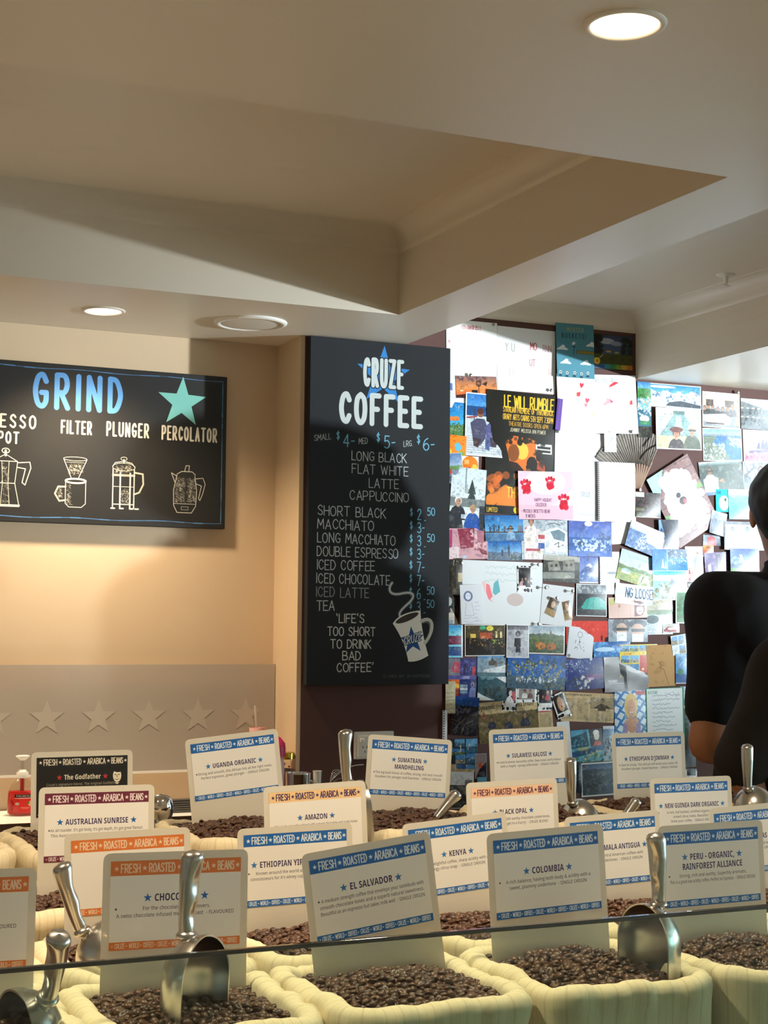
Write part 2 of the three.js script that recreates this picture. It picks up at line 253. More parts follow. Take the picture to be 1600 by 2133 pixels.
  letters(c, 'CRUZE', 636, 1930, 46, { weight: 13, color: '#16293f', width: 112, slope: -0.3, gap: 2 }); letters(c, 'CRUZE', 636, 1930, 46, { weight: 6, color: '#dfe6ea', width: 112, slope: -0.3, gap: 2 });
  c.restore();
  letters(c, 'CC CHALK ART  PH 0439782526', 500, 1990, 16, { weight: 2, color: '#5f6669', width: 310 });
  const mat = std('#ffffff', 0.85, { map: texture(cv) });
  const g = thing('menu_board', 'tall narrow black chalkboard menu listing coffee prices on the brown wall', 'chalkboard', [1.728, 1.289, ZP + 0.012]);
  mesh('painted_panel', boardGeo(0.420, 0.930, 0.022), mat, g, [0, 0.465, 0]);
}
{
  const W = 2048, Hh = 812, [cv, c] = canvas(W, Hh), x0 = 0.30, x1 = 1.346, k = W / (x1 - x0), X = (m) => (m - x0) * k;
  chalkGround(c, W, Hh, '#171614', ['#242220', '#100f0e']);
  const line = (pts) => { c.strokeStyle = '#4f86bd'; c.lineCap = 'round'; for (let i = 0; i < pts.length - 1; i++) { const n = 40, [ax, ay] = pts[i], [bx, by] = pts[i + 1]; for (let j = 0; j < n; j++) { c.lineWidth = rnd(3, 6); c.globalAlpha = rnd(0.7, 1); c.beginPath(); c.moveTo(ax + (bx - ax) * j / n, ay + (by - ay) * j / n + 3 * Math.sin(j * 0.7)); c.lineTo(ax + (bx - ax) * (j + 1) / n, ay + (by - ay) * (j + 1) / n + 3 * Math.sin((j + 1) * 0.7)); c.stroke(); } } c.globalAlpha = 1; };
  line([[24, 26], [2024, 26], [2024, 784], [24, 784], [24, 26]]);
  const q = (px) => X(0.734 + px * (0.612 / 474)), r = (py) => (py - 748) * 2.36;   // board metres along, rows down
  letters(c, 'GRIND', q(71), 58, 166, { weight: 27, color: '#5f9fe0', width: q(245) - q(71), gap: 3.7 });
  star(c, q(376), 154, 138, '#86d3c6', 0.03, 0.4);
  const cr = '#dcd6c4';
  letters(c, 'ESPRESSO', q(-72), 276, 62, { weight: 10, color: cr, width: q(73) - q(-72), gap: 3.4 }); letters(c, 'POT', q(2), 364, 54, { weight: 10, color: cr, width: q(40) - q(2), gap: 3.4 });
  letters(c, 'FILTER', q(126), 289, 62, { weight: 10, color: cr, width: q(186) - q(126), gap: 3.4 }); letters(c, 'PLUNGER', q(219), 282, 68, { weight: 10, color: cr, width: q(305) - q(219), gap: 3.4 }); letters(c, 'PERCOLATOR', q(335), 284, 68, { weight: 10, color: cr, width: q(452) - q(335), gap: 3.4 });
  c.strokeStyle = cr; c.lineWidth = 4; c.lineCap = c.lineJoin = 'round';
  const S = (x, y, w, h, path) => { for (const p of path) { c.lineWidth = p.w ?? 4; c.globalAlpha = p.a ?? 1; c.beginPath(); p.p.forEach(([a, b], i) => c[i ? 'lineTo' : 'moveTo'](x + a * w, y + b * h)); if (p.c) c.closePath(); if (p.f) { c.fillStyle = p.f; c.fill(); } c.stroke(); } c.globalAlpha = 1; };
  const hatch = (x, y, w, h, n) => { for (let i = 0; i < n; i++) { c.globalAlpha = rnd(0.15, 0.7); c.lineWidth = rnd(1, 3); const a = x + rnd(0, w), b = y + rnd(0, h); c.beginPath(); c.moveTo(a, b); c.lineTo(a + rnd(-8, 14), b + rnd(2, 10)); c.stroke(); } c.globalAlpha = 1; };
  const ell = (x, y, a, b, f) => { c.beginPath(); c.ellipse(x, y, a, b, 0, 0, 7); if (f) { c.fillStyle = f; c.fill(); } c.stroke(); };
  { // stovetop pot
    const x = q(-14), y = 452, w = q(46) - q(-14), h = 290;
    S(x, y, w, h, [{ p: [[.1, .2], [.9, .2], [.82, .58], [.18, .58]], c: 1 }, { p: [[.18, .58], [.82, .58], [.98, .98], [.02, .98]], c: 1 }, { p: [[.1, .2], [.5, .08], [.9, .2]] }, { p: [[.38, .2], [.42, .58], [.36, .98]], w: 3 }, { p: [[.62, .2], [.6, .58], [.66, .98]], w: 3 }, { p: [[.02, .96], [.98, .96]], w: 9 }, { p: [[.9, .22], [1.3, .2], [1.34, .3], [1.16, .6], [1.06, .56], [1.16, .32], [.9, .3]], w: 5 }]);
    ell(x + w * .5, y + h * .02, w * .12, 12); S(x, y, w, h, [{ p: [[.5, .02], [.5, .1]], w: 12 }]); hatch(x + w * .4, y + h * .22, w * .2, h * .7, 120); hatch(x + w * .12, y + h * .6, w * .2, h * .3, 60);
  }
  { // filter cone on a mug
    const x = q(114), y = 468, w = q(180) - q(114), h = 262;
    ell(x + w * .62, y + h * .05, w * .36, 10); S(x, y, w, h, [{ p: [[.27, .06], [.52, .44], [.72, .44], [.98, .06]] }, { p: [[.35, .12], [.9, .12]], w: 2 }, { p: [[.34, .5], [.34, .92], [.45, .99], [.84, .99], [.96, .92], [.96, .5]] }, { p: [[.34, .6], [.12, .6], [.02, .74], [.16, .88], [.34, .86]], w: 9, a: .8 }]);
    ell(x + w * .65, y + h * .48, w * .31, 11); hatch(x + w * .42, y + h * .14, w * .4, h * .2, 150); hatch(x + w * .36, y + h * .55, w * .14, h * .4, 70); hatch(x + w * .1, y + h * .6, w * .12, h * .2, 50);
  }
  { // plunger
    const x = q(229), y = 462, w = q(298) - q(229), h = 268;
    ell(x + w * .38, y + h * .02, 16, 9); ell(x + w * .38, y + h * .18, w * .34, 20); S(x, y, w, h, [{ p: [[.38, .04], [.38, .1]], w: 7 }, { p: [[.04, .18], [.12, .1], [.38, .07], [.62, .1], [.72, .18]] }, { p: [[.06, .22], [.06, .96]], w: 6 }, { p: [[.7, .22], [.7, .96]], w: 6 }, { p: [[.28, .3], [.28, .96]], w: 8 }, { p: [[.58, .3], [.58, .96]], w: 8 }, { p: [[.06, .34], [.7, .34]], w: 12, a: .7 }, { p: [[.06, .9], [.7, .9]], w: 5 }, { p: [[.72, .28], [.96, .3], [.98, .5], [.86, .66], [.7, .7]], w: 9, a: .85 }, { p: [[.06, .56], [.7, .56]], w: 3 }]);
    for (const a of [.02, .28, .58, .74]) S(x, y, w, h, [{ p: [[a, .98], [a + .1, .98]], w: 8 }]); hatch(x + w * .1, y + h * .14, w * .5, h * .14, 120); hatch(x + w * .3, y + h * .58, w * .28, h * .3, 110);
  }
  { // percolator
    const x = q(356), y = 486, w = q(430) - q(356), h = 258; c.strokeStyle = '#b9b5a8';
    S(x, y, w, h, [{ p: [[.42, 0], [.38, .12], [.5, .12], [.52, 0]], c: 1 }, { p: [[.16, .18], [.3, .12], [.6, .12], [.7, .18]] }, { p: [[.16, .2], [.07, .5], [.08, .82], [.18, .96], [.6, .96], [.72, .82], [.74, .5], [.68, .2]] }, { p: [[.16, .22], [.0, .16], [.1, .34]] }, { p: [[.7, .26], [.92, .24], [.99, .36], [.92, .56], [.84, .7], [.8, .66], [.88, .4], [.72, .36]] }, { p: [[.08, .78], [.72, .78]], w: 3 }, { p: [[.3, .84], [.5, .84], [.5, .9], [.3, .9]], c: 1, w: 2 }]);
    hatch(x + w * .12, y + h * .24, w * .26, h * .5, 260); hatch(x + w * .46, y + h * .24, w * .24, h * .5, 260);
  }
  const mat = std('#ffffff', 0.6, { map: texture(cv) });
  const g = thing('brewing_board', 'long black chalkboard headed GRIND with sketches of coffee makers', 'chalkboard', [(x0 + x1) / 2, 1.704, ZW + 0.016]);
  mesh('painted_panel', boardGeo(x1 - x0, 0.415, 0.022), mat, g, [0, 0.2075, 0]);
  for (const s of [-1, 1]) mesh('hanging_block', box(-0.02, 0.02, 0.15, 0.25, -0.016, -0.011), M.dark, g, [s * 0.3, 0, 0]);
}
{ // frosted splash panel with stars
  const g = thing('splash_panel', 'frosted pale acrylic splash panel with a row of stars on the cream wall', 'splash panel', [0.45, 1.062, ZW + 0.020]);
  mesh('acrylic_sheet', box(-1.05, 1.048, 0, 0.278, -0.003, 0.003), M.acrylic, g);
  for (const [x, z] of [[-0.9, 0], [-0.2, 0], [0.5, 0], [1.02, 0]]) mesh('spacer', new THREE.CylinderGeometry(0.006, 0.006, 0.0155, 12).rotateX(Math.PI / 2), M.steel, g, [x, 0.262, -0.0108]);
  const film = new THREE.ExtrudeGeometry(starShape(0.046, 0.42), { depth: 0.0006, bevelEnabled: false });
  for (let k = -8; k < 6; k++) mesh('star', film, M.frostFilm, g, [0.877 + (k) * 0.1345 - 0.45 + 0.0, 0.142, 0.0032]);
  mesh('lower_channel', box(-1.05, 1.048, -0.006, 0.0, -0.018, 0.006), M.white, g);
}
{ // power point under the menu board
  const g = thing('power_outlet', 'white double power outlet on the brown wall below the menu board', 'power outlet', [1.722, 1.091, ZP + 0.0005]);
  mesh('plate', new RoundedBoxGeometry(0.116, 0.073, 0.010, 3, 0.003), M.white, g, [0, 0.0365, 0.005]);
  for (const x of [-0.029, 0.029]) {
    const s = mesh('socket', new RoundedBoxGeometry(0.040, 0.056, 0.003, 2, 0.0013), M.white, g, [x, 0.034, 0.0112]);
    mesh('switch', new RoundedBoxGeometry(0.012, 0.010, 0.006, 2, 0.002), std('#f6f4ee', 0.25), s, [-0.009, 0.0165, 0.003]);
    for (const [a, r, dy] of [[-0.006, 0.5, -0.002], [0.006, -0.5, -0.002], [0, 0, -0.014]]) mesh('slot', new THREE.BoxGeometry(0.0016, 0.007, 0.0006), M.black, s, [a, dy, 0.0016], [0, 0, r]);
  }
}
const WALL_PAPERS = [
  ['drawing', 'white sheet with red handwriting beside the menu board, under the ceiling beam', 2.017, 2.182, 0.162, 0.250, 0.58, 0, 'B#f4f4f2;V#b9505a 6 30 8 50 5 thankful;S#b9505a 4.2 42 6 Shop is;E#e3edf2 30 48 12 9;E#e6eff4 22 58 9 12;S#c98a90 3 4 24 mil'],
  ['drawing', 'wide ruled white sheet with red and grey letters left of the teal card', 2.193, 2.209, 0.191, 0.184, -0.11, 0, 'B#f3f3f4;K#dadde2 40;S#aaa 12 14 26 y u;S#b5484e 11 56 22 mo;S#c9a0a2 10 78 24 rnn;S#b78 10 55 48 ut;S#cbb 9 20 66 s i;S#c99 8 88 60 ll'],
  ['note', 'pale blue patterned scrap at the edge of the menu board', 1.951, 2.105, 0.033, 0.064, 0.85, 1, 'B#e8eef4;N#9db4d2 60 0 0 100 100 6;R#5a76b4 0 20 60 30'],
  ['postcard', 'orange sunset postcard with a black windmill', 2.030, 2.119, 0.130, 0.063, 2.89, 2, 'G#8d6a6a #f2914a 0 55;G#f2914a #e2562c 55 100;N#5d4a50 26 0 0 100 22 12;C#2a1d1c 4 55 34 11;C#7a4a36 3 55 34 6;L#2a1d1c 3 55,34 55,95;P#2a1d1c 62,36 76,24 74,44;R#1a1414 38 62 14 22;P#3a1c1c 0,86 30,78 60,86 100,80 100,100 0,100;E#ffd9a8 14 66 4 4'],
  ['poster', 'tall black film poster with yellow lettering and an orange sunset', 2.170, 1.939, 0.223, 0.351, -1.08, 3, 'B#16150f;S#f2c437 9.5 26 4 LE WILL RUMBLE;S#e8b535 4.4 24 13 STRALIAN PREMIERE OF THROWBACK;S#e8b535 4.4 24 19 ORARY ARTS CAIRNS 5TH SEPT 7.30PM;S#d6a12f 3.4 32 25 THEATRE DOORS OPEN 6PM;S#d6c9a8 3 34 30 Johnny     Melissa     Ian Power;P#e8742a 28,42 36,36 72,38 80,46 82,72 70,84 52,64 36,60;E#ffc24a 52 48 9 7;E#8a4a1e 40 50 8 7;P#2c1a12 30,56 46,58 60,66 58,60 70,52 76,58 80,72 60,80;E#1c120e 66 58 7 6;E#b3482a 80 62 6 9;R#f2eee4 72 41 24 8;R#222 74 43 20 2;R#222 74 46 20 2;N#d96a25 26 8 68 24 24 12;N#16150f 30 26 36 58 6 7;N#16150f 30 70 44 16 34 8;H 44 68 4 #a97a52 #2a1a12 #2a2620;H 62 66 5 #b0835a #6a5a34 #3a3a2a;N#e5822f 40 8 80 56 13 14;S#f2c437 8 32 78 THROWB;R#121212 0 93 100 7;S#f2c437 3.4 4 95 LIMITED;C#e9c22c 5 46 96 2;S#ddd 3.4 52 95 CAIRNS'],
  ['photograph', 'white bordered photograph of two people sitting on a deck by the blue sea', 2.058, 2.013, 0.128, 0.178, -1.13, 4, 'F#f6f6f6 3;G#2f77c9 #5aa7e4 0 24;R#1d4f8e 0 20 100 17;R#cfd8e0 0 36 100 64;L#33404f 2 20,24 20,46;L#33404f 2 90,26 90,48;L#a83b3b 3 0,40 26,37;K#9a8f86 9 66;P#4a4a66 10,48 26,40 46,40 54,52 50,72 38,84 20,84;E#8b5a48 36 31 9 7;E#5a2f28 36 28 9 5;P#54548a 50,52 62,44 78,46 88,58 84,76 74,86 54,84;E#8b5a48 64 38 8 6;E#8d8d92 64 35 8 5;P#3b2c34 18,72 40,74 32,88 20,86;P#3b2c34 62,70 84,72 78,86 66,84;P#56659a 50,70 60,70 62,92 50,90'],
  ['photograph', 'coastal photograph with turquoise sea tucked behind the menu board', 1.967, 2.024, 0.060, 0.101, -1.70, 1, 'F#f0f0ee 4;G#1f7bc8 #2aa3d8 0 60;M#4a7a3f 62 14 3;N#2f4f2c 40 0 62 100 38 8;N#b9b09a 20 20 55 60 30 6;S#dfeef8 10 62 10 f;P#e8823a 4,44 60,40 70,52 20,56'],
  ['print', 'orange cartoon print with red scribbles above the sailing boat photo', 1.966, 1.951, 0.061, 0.056, -2.14, 5, 'B#f08a1f;N#c8402a 22 10 5 80 60 8;P#63b7d6 40,45 60,35 78,60 62,80 44,72;E#f4c63c 14 82 14 14;E#76a84a 76 88 16 10'],
  ['sticker', 'round orange cartoon sticker with a yellow spot', 2.012, 1.896, 0.054, 0.054, -0.95, 0, 'B#f4f0e8;E#ef7f1c 50 48 46 46;E#f5c236 74 60 18 18;R#f3b56a 18 20 26 22;N#b53a22 16 14 48 50 30 7'],
  ['photograph', 'photograph of a red sailed boat beside the menu board', 1.961, 1.887, 0.049, 0.083, 5.71, 6, 'F#f3f3f3 3;G#5d7fb0 #9db6d2 0 45;M#5e8a4a 40 8 5;R#76869e 0 56 100 44;P#b54a34 0,38 34,66 0,74;L#333 4 0,80 60,84;L#444 3 0,90 50,92'],
  ['photograph', 'photograph of two people before a Christmas tree, one in a white cap', 2.001, 1.803, 0.109, 0.171, -3.48, 7, 'G#cfe0e8 #dfe8ea 0 55;N#a8b0b2 40 0 30 100 25 9;P#2b3a38 60,18 72,42 66,42 78,58 44,58 54,42 49,42;R#8d99a0 40 0 4 40;R#777f80 0 50 100 14;H 24 56 10 #c89a80 #eeeeea #23252b;H 66 66 9 #c99578 #b8935a #1d4f9e;R#2a3038 84 60 16 40;P#20242c 0,74 30,66 42,100 0,100;P#1a4fa6 46,82 62,76 84,80 90,100 42,100;R#c9dbe8 34 76 14 7'],
  ['photograph', 'maroon tinted photograph of shoes and a red plaque', 1.999, 1.677, 0.130, 0.086, 2.19, 8, 'B#cf9aa4;P#8c2c44 28,4 68,0 64,62 34,66;R#e6cdd0 0 60 30 36;P#b23a68 0,8 16,6 14,60 0,66;N#e7c8cc 20 60 10 40 50 14;P#7c2c3c 74,62 96,74 98,86 84,84;R#b06a7a 74 8 18 40;S#e4b9c2 5 36 56 written;N#8d4a58 14 64 30 30 40 7;E#b9c7d6 42 92 7 5'],
  ['photograph', 'selfie of a man in sunglasses before a city skyline at dusk', 2.116, 1.724, 0.124, 0.073, 2.13, 9, 'G#1560a8 #5aa9dc 0 60;N#2b4158 60 8 38 60 26 6;R#26405c 12 44 4 20;R#2a4662 22 34 4 30;R#233a52 34 38 4 26;R#2a4662 48 42 5 22;R#5a6a80 84 40 14 24;R#4a3a3c 0 62 100 6;R#3b6f9e 0 70 100 30;H 66 52 9 #c08a6c #3a2a22 #7fa9c8;R#161616 58 50 16 5'],
  ['photograph', 'photograph of a river town with a church spire below the skyline selfie', 2.124, 1.661, 0.115, 0.054, 0.23, 0, 'G#175fae #7fb6dd 0 62;M#5b6f8c 56 8 9;R#3b4a5a 40 46 5 30;R#33424f 58 38 5 34;P#33424f 57,40 60.5,18 64,40;N#4d5a44 50 0 66 100 34 9;N#8c7f66 26 0 72 100 20 6;N#2d4a3a 30 60 66 40 34 9'],
  ['photograph', 'photograph of a racing driver in white overalls beside a silver car, signed in black', 2.254, 1.696, 0.153, 0.113, 1.18, 0, 'B#b9c2c8;N#96a2aa 40 30 0 70 30 10;P#dfe5e8 46,30 76,18 98,30 98,88 52,80;P#5d7888 62,30 80,24 94,34 92,54 70,48;P#e8dcd8 6,28 20,20 38,24 50,44 44,100 8,100;P#b8404a 8,22 20,16 34,22 28,30 14,30;R#b0464e 10 72 30 6;H 22 6 8 #b97f66 #4a3228 #e8dcd8;R#b8404a 36 38 14 10;R#2b4f9a 36 58 13 14;L#20242a 2 70,62 80,56 78,68 90,62;L#2a2a2a 1.4 56,12 70,8 84,14;S#8a5a8a 6 66 78 SCA;N#e8f0f4 10 54 60 40 20 8'],
  ['drawing', 'large white sheet with a faint pencil drawing of a coffee cup', 2.372, 1.883, 0.171, 0.258, -0.97, 0, 'B#f1f3f5;P#dfe4e9 30,30 84,30 76,60 38,60;N#d2d8de 30 30 24 55 14 12;E#d9dfe5 57 30 27 5;P#e0e5ea 36,58 90,58 86,92 44,92;S#9aa3ad 5 52 67 CRUZE;L#aab2bb .8 36,58 44,92 86,92 90,58;E#e6ebef 60 20 22 8'],
  ['card', 'pink and white card with three red hand prints and a handwritten greeting', 2.251, 1.822, 0.180, 0.137, 1.46, 10, 'B#f6d9e0;P#f7c3d2 0,0 100,0 100,34 60,70 0,70;R#efb9c8 0 70 100 30;E#fbeff2 50 22 36 26;X 14 32 13;X 58 24 12;X 82 62 14;S#5a3a5a 6.5 29 56 HAPPY HOLIDAY;S#5a3a5a 6.5 31 66 CRUZERS!!;S#3a2a4a 6.5 5 79 - PICCOLO ORSETTO BEAR;S#3a2a4a 6.5 13 89 11 WEEKS'],
  ['drawing', "child's white drawing of red hearts and lipsticks below the teal card", 2.428, 2.098, 0.271, 0.173, 2.89, 6, 'B#f4f7f8;S#a9adb5 8 46 6 ore you girl;Y#d8384a 31 19 5;P#d8384a 66,18 72,12 78,13 72,18 65,22;Y#e2586c 37 44 5;Y#ea8a9c 35 52 4;P#e2586c 57,46 60,40 66,42 70,46 66,48 58,52;P#d94a4a 24,32 29,30 28,38 24,38;C#7fae9e .8 26 44 2.5;P#d94a4a 91,44 94,42 94,50 90,50;C#8fbcae .8 91 56 2.6;C#d4d860 1 43 66 3;N#e4ecf2 12 0 20 100 80 22'],
  ['card', 'teal greeting card with clouds, small flowers and dark spaced lettering', 2.351, 2.248, 0.128, 0.158, 1.18, 7, 'B#4f8da0;S#c2b060 7 30 8 M e r c e r;S#12303f 8 16 19 B U C K E T S !;Z 16 46;Z 92 37;Z 24 71;Z 76 71;L#12303f 1.2 46,38 45,58;N#e8f0f2 6 42 34 10 6 4;P#12303f 40,42 52,42 46,44;R#3a3424 52 49 48 6;K2#d2b23a 54 49.5 46 5 14;Q 10 90;Q 27 91;Q 47 90;Q 65 91;Q 82 89'],
  ['card', 'dark landscape card with a yellow daffodil and a rainbow lower edge', 2.486, 2.256, 0.140, 0.105, 1.14, 0, 'F#3a3020 3;G#3a4668 #4a5878 0 45;E#a8b2c4 34 18 20 9;E#8a98b4 58 24 14 7;N#1a2420 50 0 0 20 60 16;N#16201a 50 72 10 28 70 16;R#4a4c22 0 56 100 30;N#3a3c1a 30 0 58 100 26 9;R#c9a24a 32 46 12 5;R#a8b04a 54 48 10 5;K3 86 14;E#f0d23c 8 78 8 10;E#e88a2a 9 78 4 5;L#b9c26a 2 12,72 24,58'],
  ['scrap', 'purple crepe scrap under the red hearts drawing', 2.296, 2.059, 0.018, 0.092, -5.99, 7, 'B#6a4c9e;L#4a3278 6 20,0 10,100;L#8a6cbc 5 60,0 30,100;L#553a88 4 80,0 40,90'],
  ['photograph', 'narrow photograph of boats in a green harbour inlet', 2.590, 2.092, 0.047, 0.165, 0.36, 6, 'G#2a78c8 #6ab0e0 0 14;R#3f8a3f 0 12 100 18;N#2f6a34 30 0 12 100 18 14;N#e6e2d8 40 0 28 100 26 16;N#b98a5a 14 0 30 100 22 12;R#3a6a84 0 50 100 50;N#dfe8ee 20 0 48 100 18 16;E#f4f4f0 50 66 34 6;R#3f8a5a 20 70 70 7;R#2b2a24 0 80 100 20'],
  ['photograph', 'panorama of snowy mountains under blue sky', 2.707, 2.141, 0.185, 0.070, 0.47, 0, 'F#f4f6f8 4;G#1f7fd2 #7cc0ee 0 50;M#dbe6f0 34 30 11;N#3f6a96 40 0 40 100 40 10;N#f2f6fa 40 0 40 100 50 12;P#2a3844 36,80 60,70 100,86 100,100 30,96;E#f4f8fc 20 10 30 6'],
  ['photograph', 'couple selfie before a grey stepped pyramid', 2.713, 2.042, 0.163, 0.124, 1.13, 6, 'F#f6f8f8 3;G#dff0f6 #eaf6f8 0 60;P#8fb0b0 4,70 40,12 62,12 98,70 98,80 4,80;K4#6f9292 12 40;P#b8ccca 44,18 54,18 60,64 38,64;R#5d7c7c 38 4 26 9;R#c9d8a0 0 68 100 32;H 44 62 11 #c98f78 #5a2a26 #2a2226;E#6a3632 44 52 15 7;H 80 52 11 #c99a80 #f4f0ea #4f5a4e;R#20242a 72 50 18 5;P#e9eef0 70,42 80,34 92,40 92,46 70,46'],
  ['photograph', 'group photograph of people around a white restaurant table', 2.874, 2.110, 0.139, 0.108, -0.03, 0, 'F#f6f4f0 3;R#e8d8bc 0 0 100 44;R#4a3a30 8 20 20 20;R#4a3a30 60 20 26 20;E#fff2d0 42 26 10 12;R#b9a78c 90 14 10 80;H 4 46 5 #c08a70 #3a2a20 #222;H 14 42 5 #c08a70 #2a2018 #1c1c20;H 26 42 5 #c08a70 #3a2a20 #1c1c20;H 40 46 5 #c08a70 #5a7aa0 #2a2a30;H 54 46 5 #c08a70 #3a2a20 #1c1c20;H 68 46 5 #c08a70 #3a2a20 #1c1c20;H 82 38 6 #c08a70 #8a8078 #1c1c20;P#f6f6f4 0,66 60,60 78,72 76,92 40,96 0,84;N#a8a49c 24 4 64 66 24 5;R#3a2a28 8 88 50 5'],
  ['photograph', 'black and white photograph of an arcaded building facade at the right edge', 3.009, 2.106, 0.122, 0.094, 0.35, 0, 'B#c9d0d4;P#6f7a80 0,10 100,40 100,100 0,100;N#22282c 24 2 36 90 14 8;N#1c2226 24 2 66 90 18 9;K2#e2e8ea 0 30 100 4 6;K2#dfe6e8 0 58 100 4 6'],
  ['photograph', 'aerial photograph of a wide blue harbour with a white built shore', 2.878, 2.005, 0.145, 0.099, 2.27, 0, 'F#f2f4f6 3;G#7cb2e0 #a9cfe8 0 16;R#8a96a0 0 16 100 8;R#2f78b8 0 22 100 78;P#6a7a6a 0,24 34,22 26,44 44,62 60,78 70,100 0,100;N#d9dee0 70 0 48 56 52 7;P#8f9aa0 60,24 100,30 100,62 74,44;N#c9ced2 40 64 26 36 34 6;R#2d6aa6 40 24 22 22'],
  ['photograph', 'pink toned photograph of a pointed cathedral over a crowd', 3.015, 2.008, 0.119, 0.099, 1.37, 0, 'F#f6f4f8 3;G#f2f6fa #f4f4f8 0 50;P#4a4a7a 40,60 50,34 54,60;P#4a4a7a 54,60 62,26 68,44 76,30 82,60;P#6a5a8a 20,66 90,58 100,70 0,74;R#b8789a 0 72 100 28;N#e8d0e0 30 0 70 100 14 8;N#8a3a5a 30 0 82 100 16 7'],
  ['photograph', 'photograph of a man in sunglasses and white shirt before dark green hills', 2.873, 1.904, 0.161, 0.102, 6.34, 1, 'G#dfe6ea #3f5a58 0 14;R#2f4a44 0 14 100 86;M#1f3834 24 16 21;N#48665c 40 20 20 80 60 12;N#7f9488 14 40 18 60 20 9;H 24 28 9 #a8745a #2a2420 #f4f4f2;R#141414 16 26 16 6;P#f4f4f2 8,52 22,44 42,50 40,90 10,90;P#b9826a 44,56 54,52 54,62 44,62;R#3a70b0 12 90 26 10'],
  ['photograph', 'pale photograph of a man in a dark waistcoat at the right edge', 3.012, 1.916, 0.115, 0.087, 2.04, 0, 'F#f6f2f6 3;N#d9d8e0 30 0 0 100 60 20;N#9aa090 20 60 0 40 40 10;H 58 26 10 #d8a08c #4a2a28 #f6f2f4;P#584a72 30,100 40,52 54,46 58,80 64,46 80,52 88,100;P#f6f2f4 54,46 64,46 60,92'],
  ['notebook page', 'blank looking white spiral notebook page left of the paper fan', 2.493, 1.843, 0.129, 0.174, 0.79, 6, 'B#f8f9fa;D 3 30;N#c9ccd2 6 30 34 50 30 3;N#9aa 4 60 50 20 12 3'],
  ['notebook page', 'small white sheet hanging under the blank notebook page', 2.507, 1.724, 0.080, 0.065, 4.44, 0, 'B#f7f8f9;E#e3e6ea 60 20 24 10;E#c9d4c4 86 88 4 5'],
  ['notebook page', 'narrow spiral page with a pencil cup drawing left of the green car postcard', 2.473, 1.606, 0.068, 0.124, 0.93, 0, 'B#f4f6f8;D 4 20;L#9aa2aa 1.6 44,8 84,26;E#aab2ba 60 50 24 3;L#b0b8c0 1.2 30,60 36,94 92,94 98,60 30,60;N#d9dde4 12 30 62 66 32 8'],
  ['photograph', 'tilted photograph of a fluffy white dog on a brown timber deck', 2.729, 1.827, 0.169, 0.231, 30.62, 6, 'B#8a6464;K5#6a4c4e 9;P#a8dede 0,0 40,0 14,26 0,26;P#6aa04a 2,54 40,62 40,68 2,60;P#6aa04a 2,76 36,80 36,86 2,84;P#6aa04a 86,40 100,42 100,48 86,46;N#f2f4f4 90 24 16 50 44 26;N#fbfbfb 60 18 40 66 40 24;N#f6f8f8 60 30 14 40 30 20;N#e8f0f0 40 14 44 76 44 12;N#cfe4e4 16 34 50 36 16 10;E#2a2a34 45 40 5 3.4;E#3a2c36 49 49 8 5;E#b05a6a 52 51 4 3.4;N#f6f8f8 26 50 60 40 30 14'],
  ['photograph', 'dark photograph of old books beside the paper fan', 2.602, 1.809, 0.088, 0.074, 0.14, 7, 'B#20181a;R#e8eaec 0 0 34 20;N#4a2a2e 30 0 20 100 40 14;R#6a6a4a 0 62 34 12;R#3a3a24 0 80 34 14;N#8a4a4e 14 36 40 40 50 9;R#ddd 0 96 100 4'],
  ['photograph', 'dark navy photograph behind the tilted dog picture', 2.675, 1.723, 0.070, 0.091, 2.14, 7, 'B#1a2238;P#6aa0d8 0,0 12,0 30,60 0,40;N#2a3a6a 20 10 30 80 60 16;R#7a3a6a 0 90 100 10'],
  ['photograph', 'tilted photograph of sparkling sea with a white sail', 2.592, 1.707, 0.127, 0.079, -17.78, 8, 'G#e6eaf2 #c2d2ea 0 30;R#5a7fb8 0 32 100 68;N#b4c8e8 60 0 34 100 66 9;P#f8fafc 42,16 98,0 98,64 56,60;N#f2f6fc 30 30 40 30 60 9;N#3a5a8e 30 0 60 60 40 7'],
  ['postcard', 'postcard of a boat in blue waterfalls, captioned IGUAZU', 2.406, 1.703, 0.146, 0.102, 0.58, 1, 'B#f2f4f8;G#3a50a8 #5a7cc8 0 46;R#2a5aa6 0 46 96 36;N#cfe2f4 60 10 48 86 34 9;E#f4f8fc 46 8 9 7;N#24406a 16 70 36 26 14 9;E#2a4a72 28 64 8 7;N#f2f8fc 20 30 62 50 20 10;S#6a7a8e 9 44 88 IGUAZU'],
  ['poster', 'white sheet with tall blue letters NG LOOSE above the banknote', 2.555, 1.544, 0.131, 0.059, -4.52, 1, 'B#e4e8f2;S#3a5a78 44 28 20 NG LOOSE'],
  ['postcard', 'tilted pale green postcard of a car and a kangaroo with thank you writing', 2.569, 1.619, 0.136, 0.090, -14.13, 2, 'G#a9d0f0 #c9e2f2 0 52;V#7a96b0 9 30 18 5 3 thank you;M#5f7f4a 50 8 31;R#8fa45a 0 62 100 38;N#c9b86a 24 0 66 60 34 9;E#a8c8e0 22 66 12 7;R#f2f4f4 12 68 20 7;N#3a5a34 30 60 54 40 40 9;P#d8d8bc 62,98 70,66 78,60 92,96 84,98 76,84;P#e8e8dc 56,88 62,60 66,62 62,90'],
  ['postcard', 'two part bright blue sailing postcard right of the thank you postcard', 2.676, 1.649, 0.124, 0.063, 1.49, 9, 'G#1d72c4 #2f92dc 0 100;R#f2f6fa 42 0 1.5 100;R#4a6a8a 45 0 55 40;N#c9d8e6 40 45 0 55 60 9;N#e8f2fa 20 46 50 54 14 6;S#e6f2fc 8 56 62 ISLAND;P#dfeaf4 30,40 34,86 26,86;P#dfeaf4 38,50 41,90 34,90'],
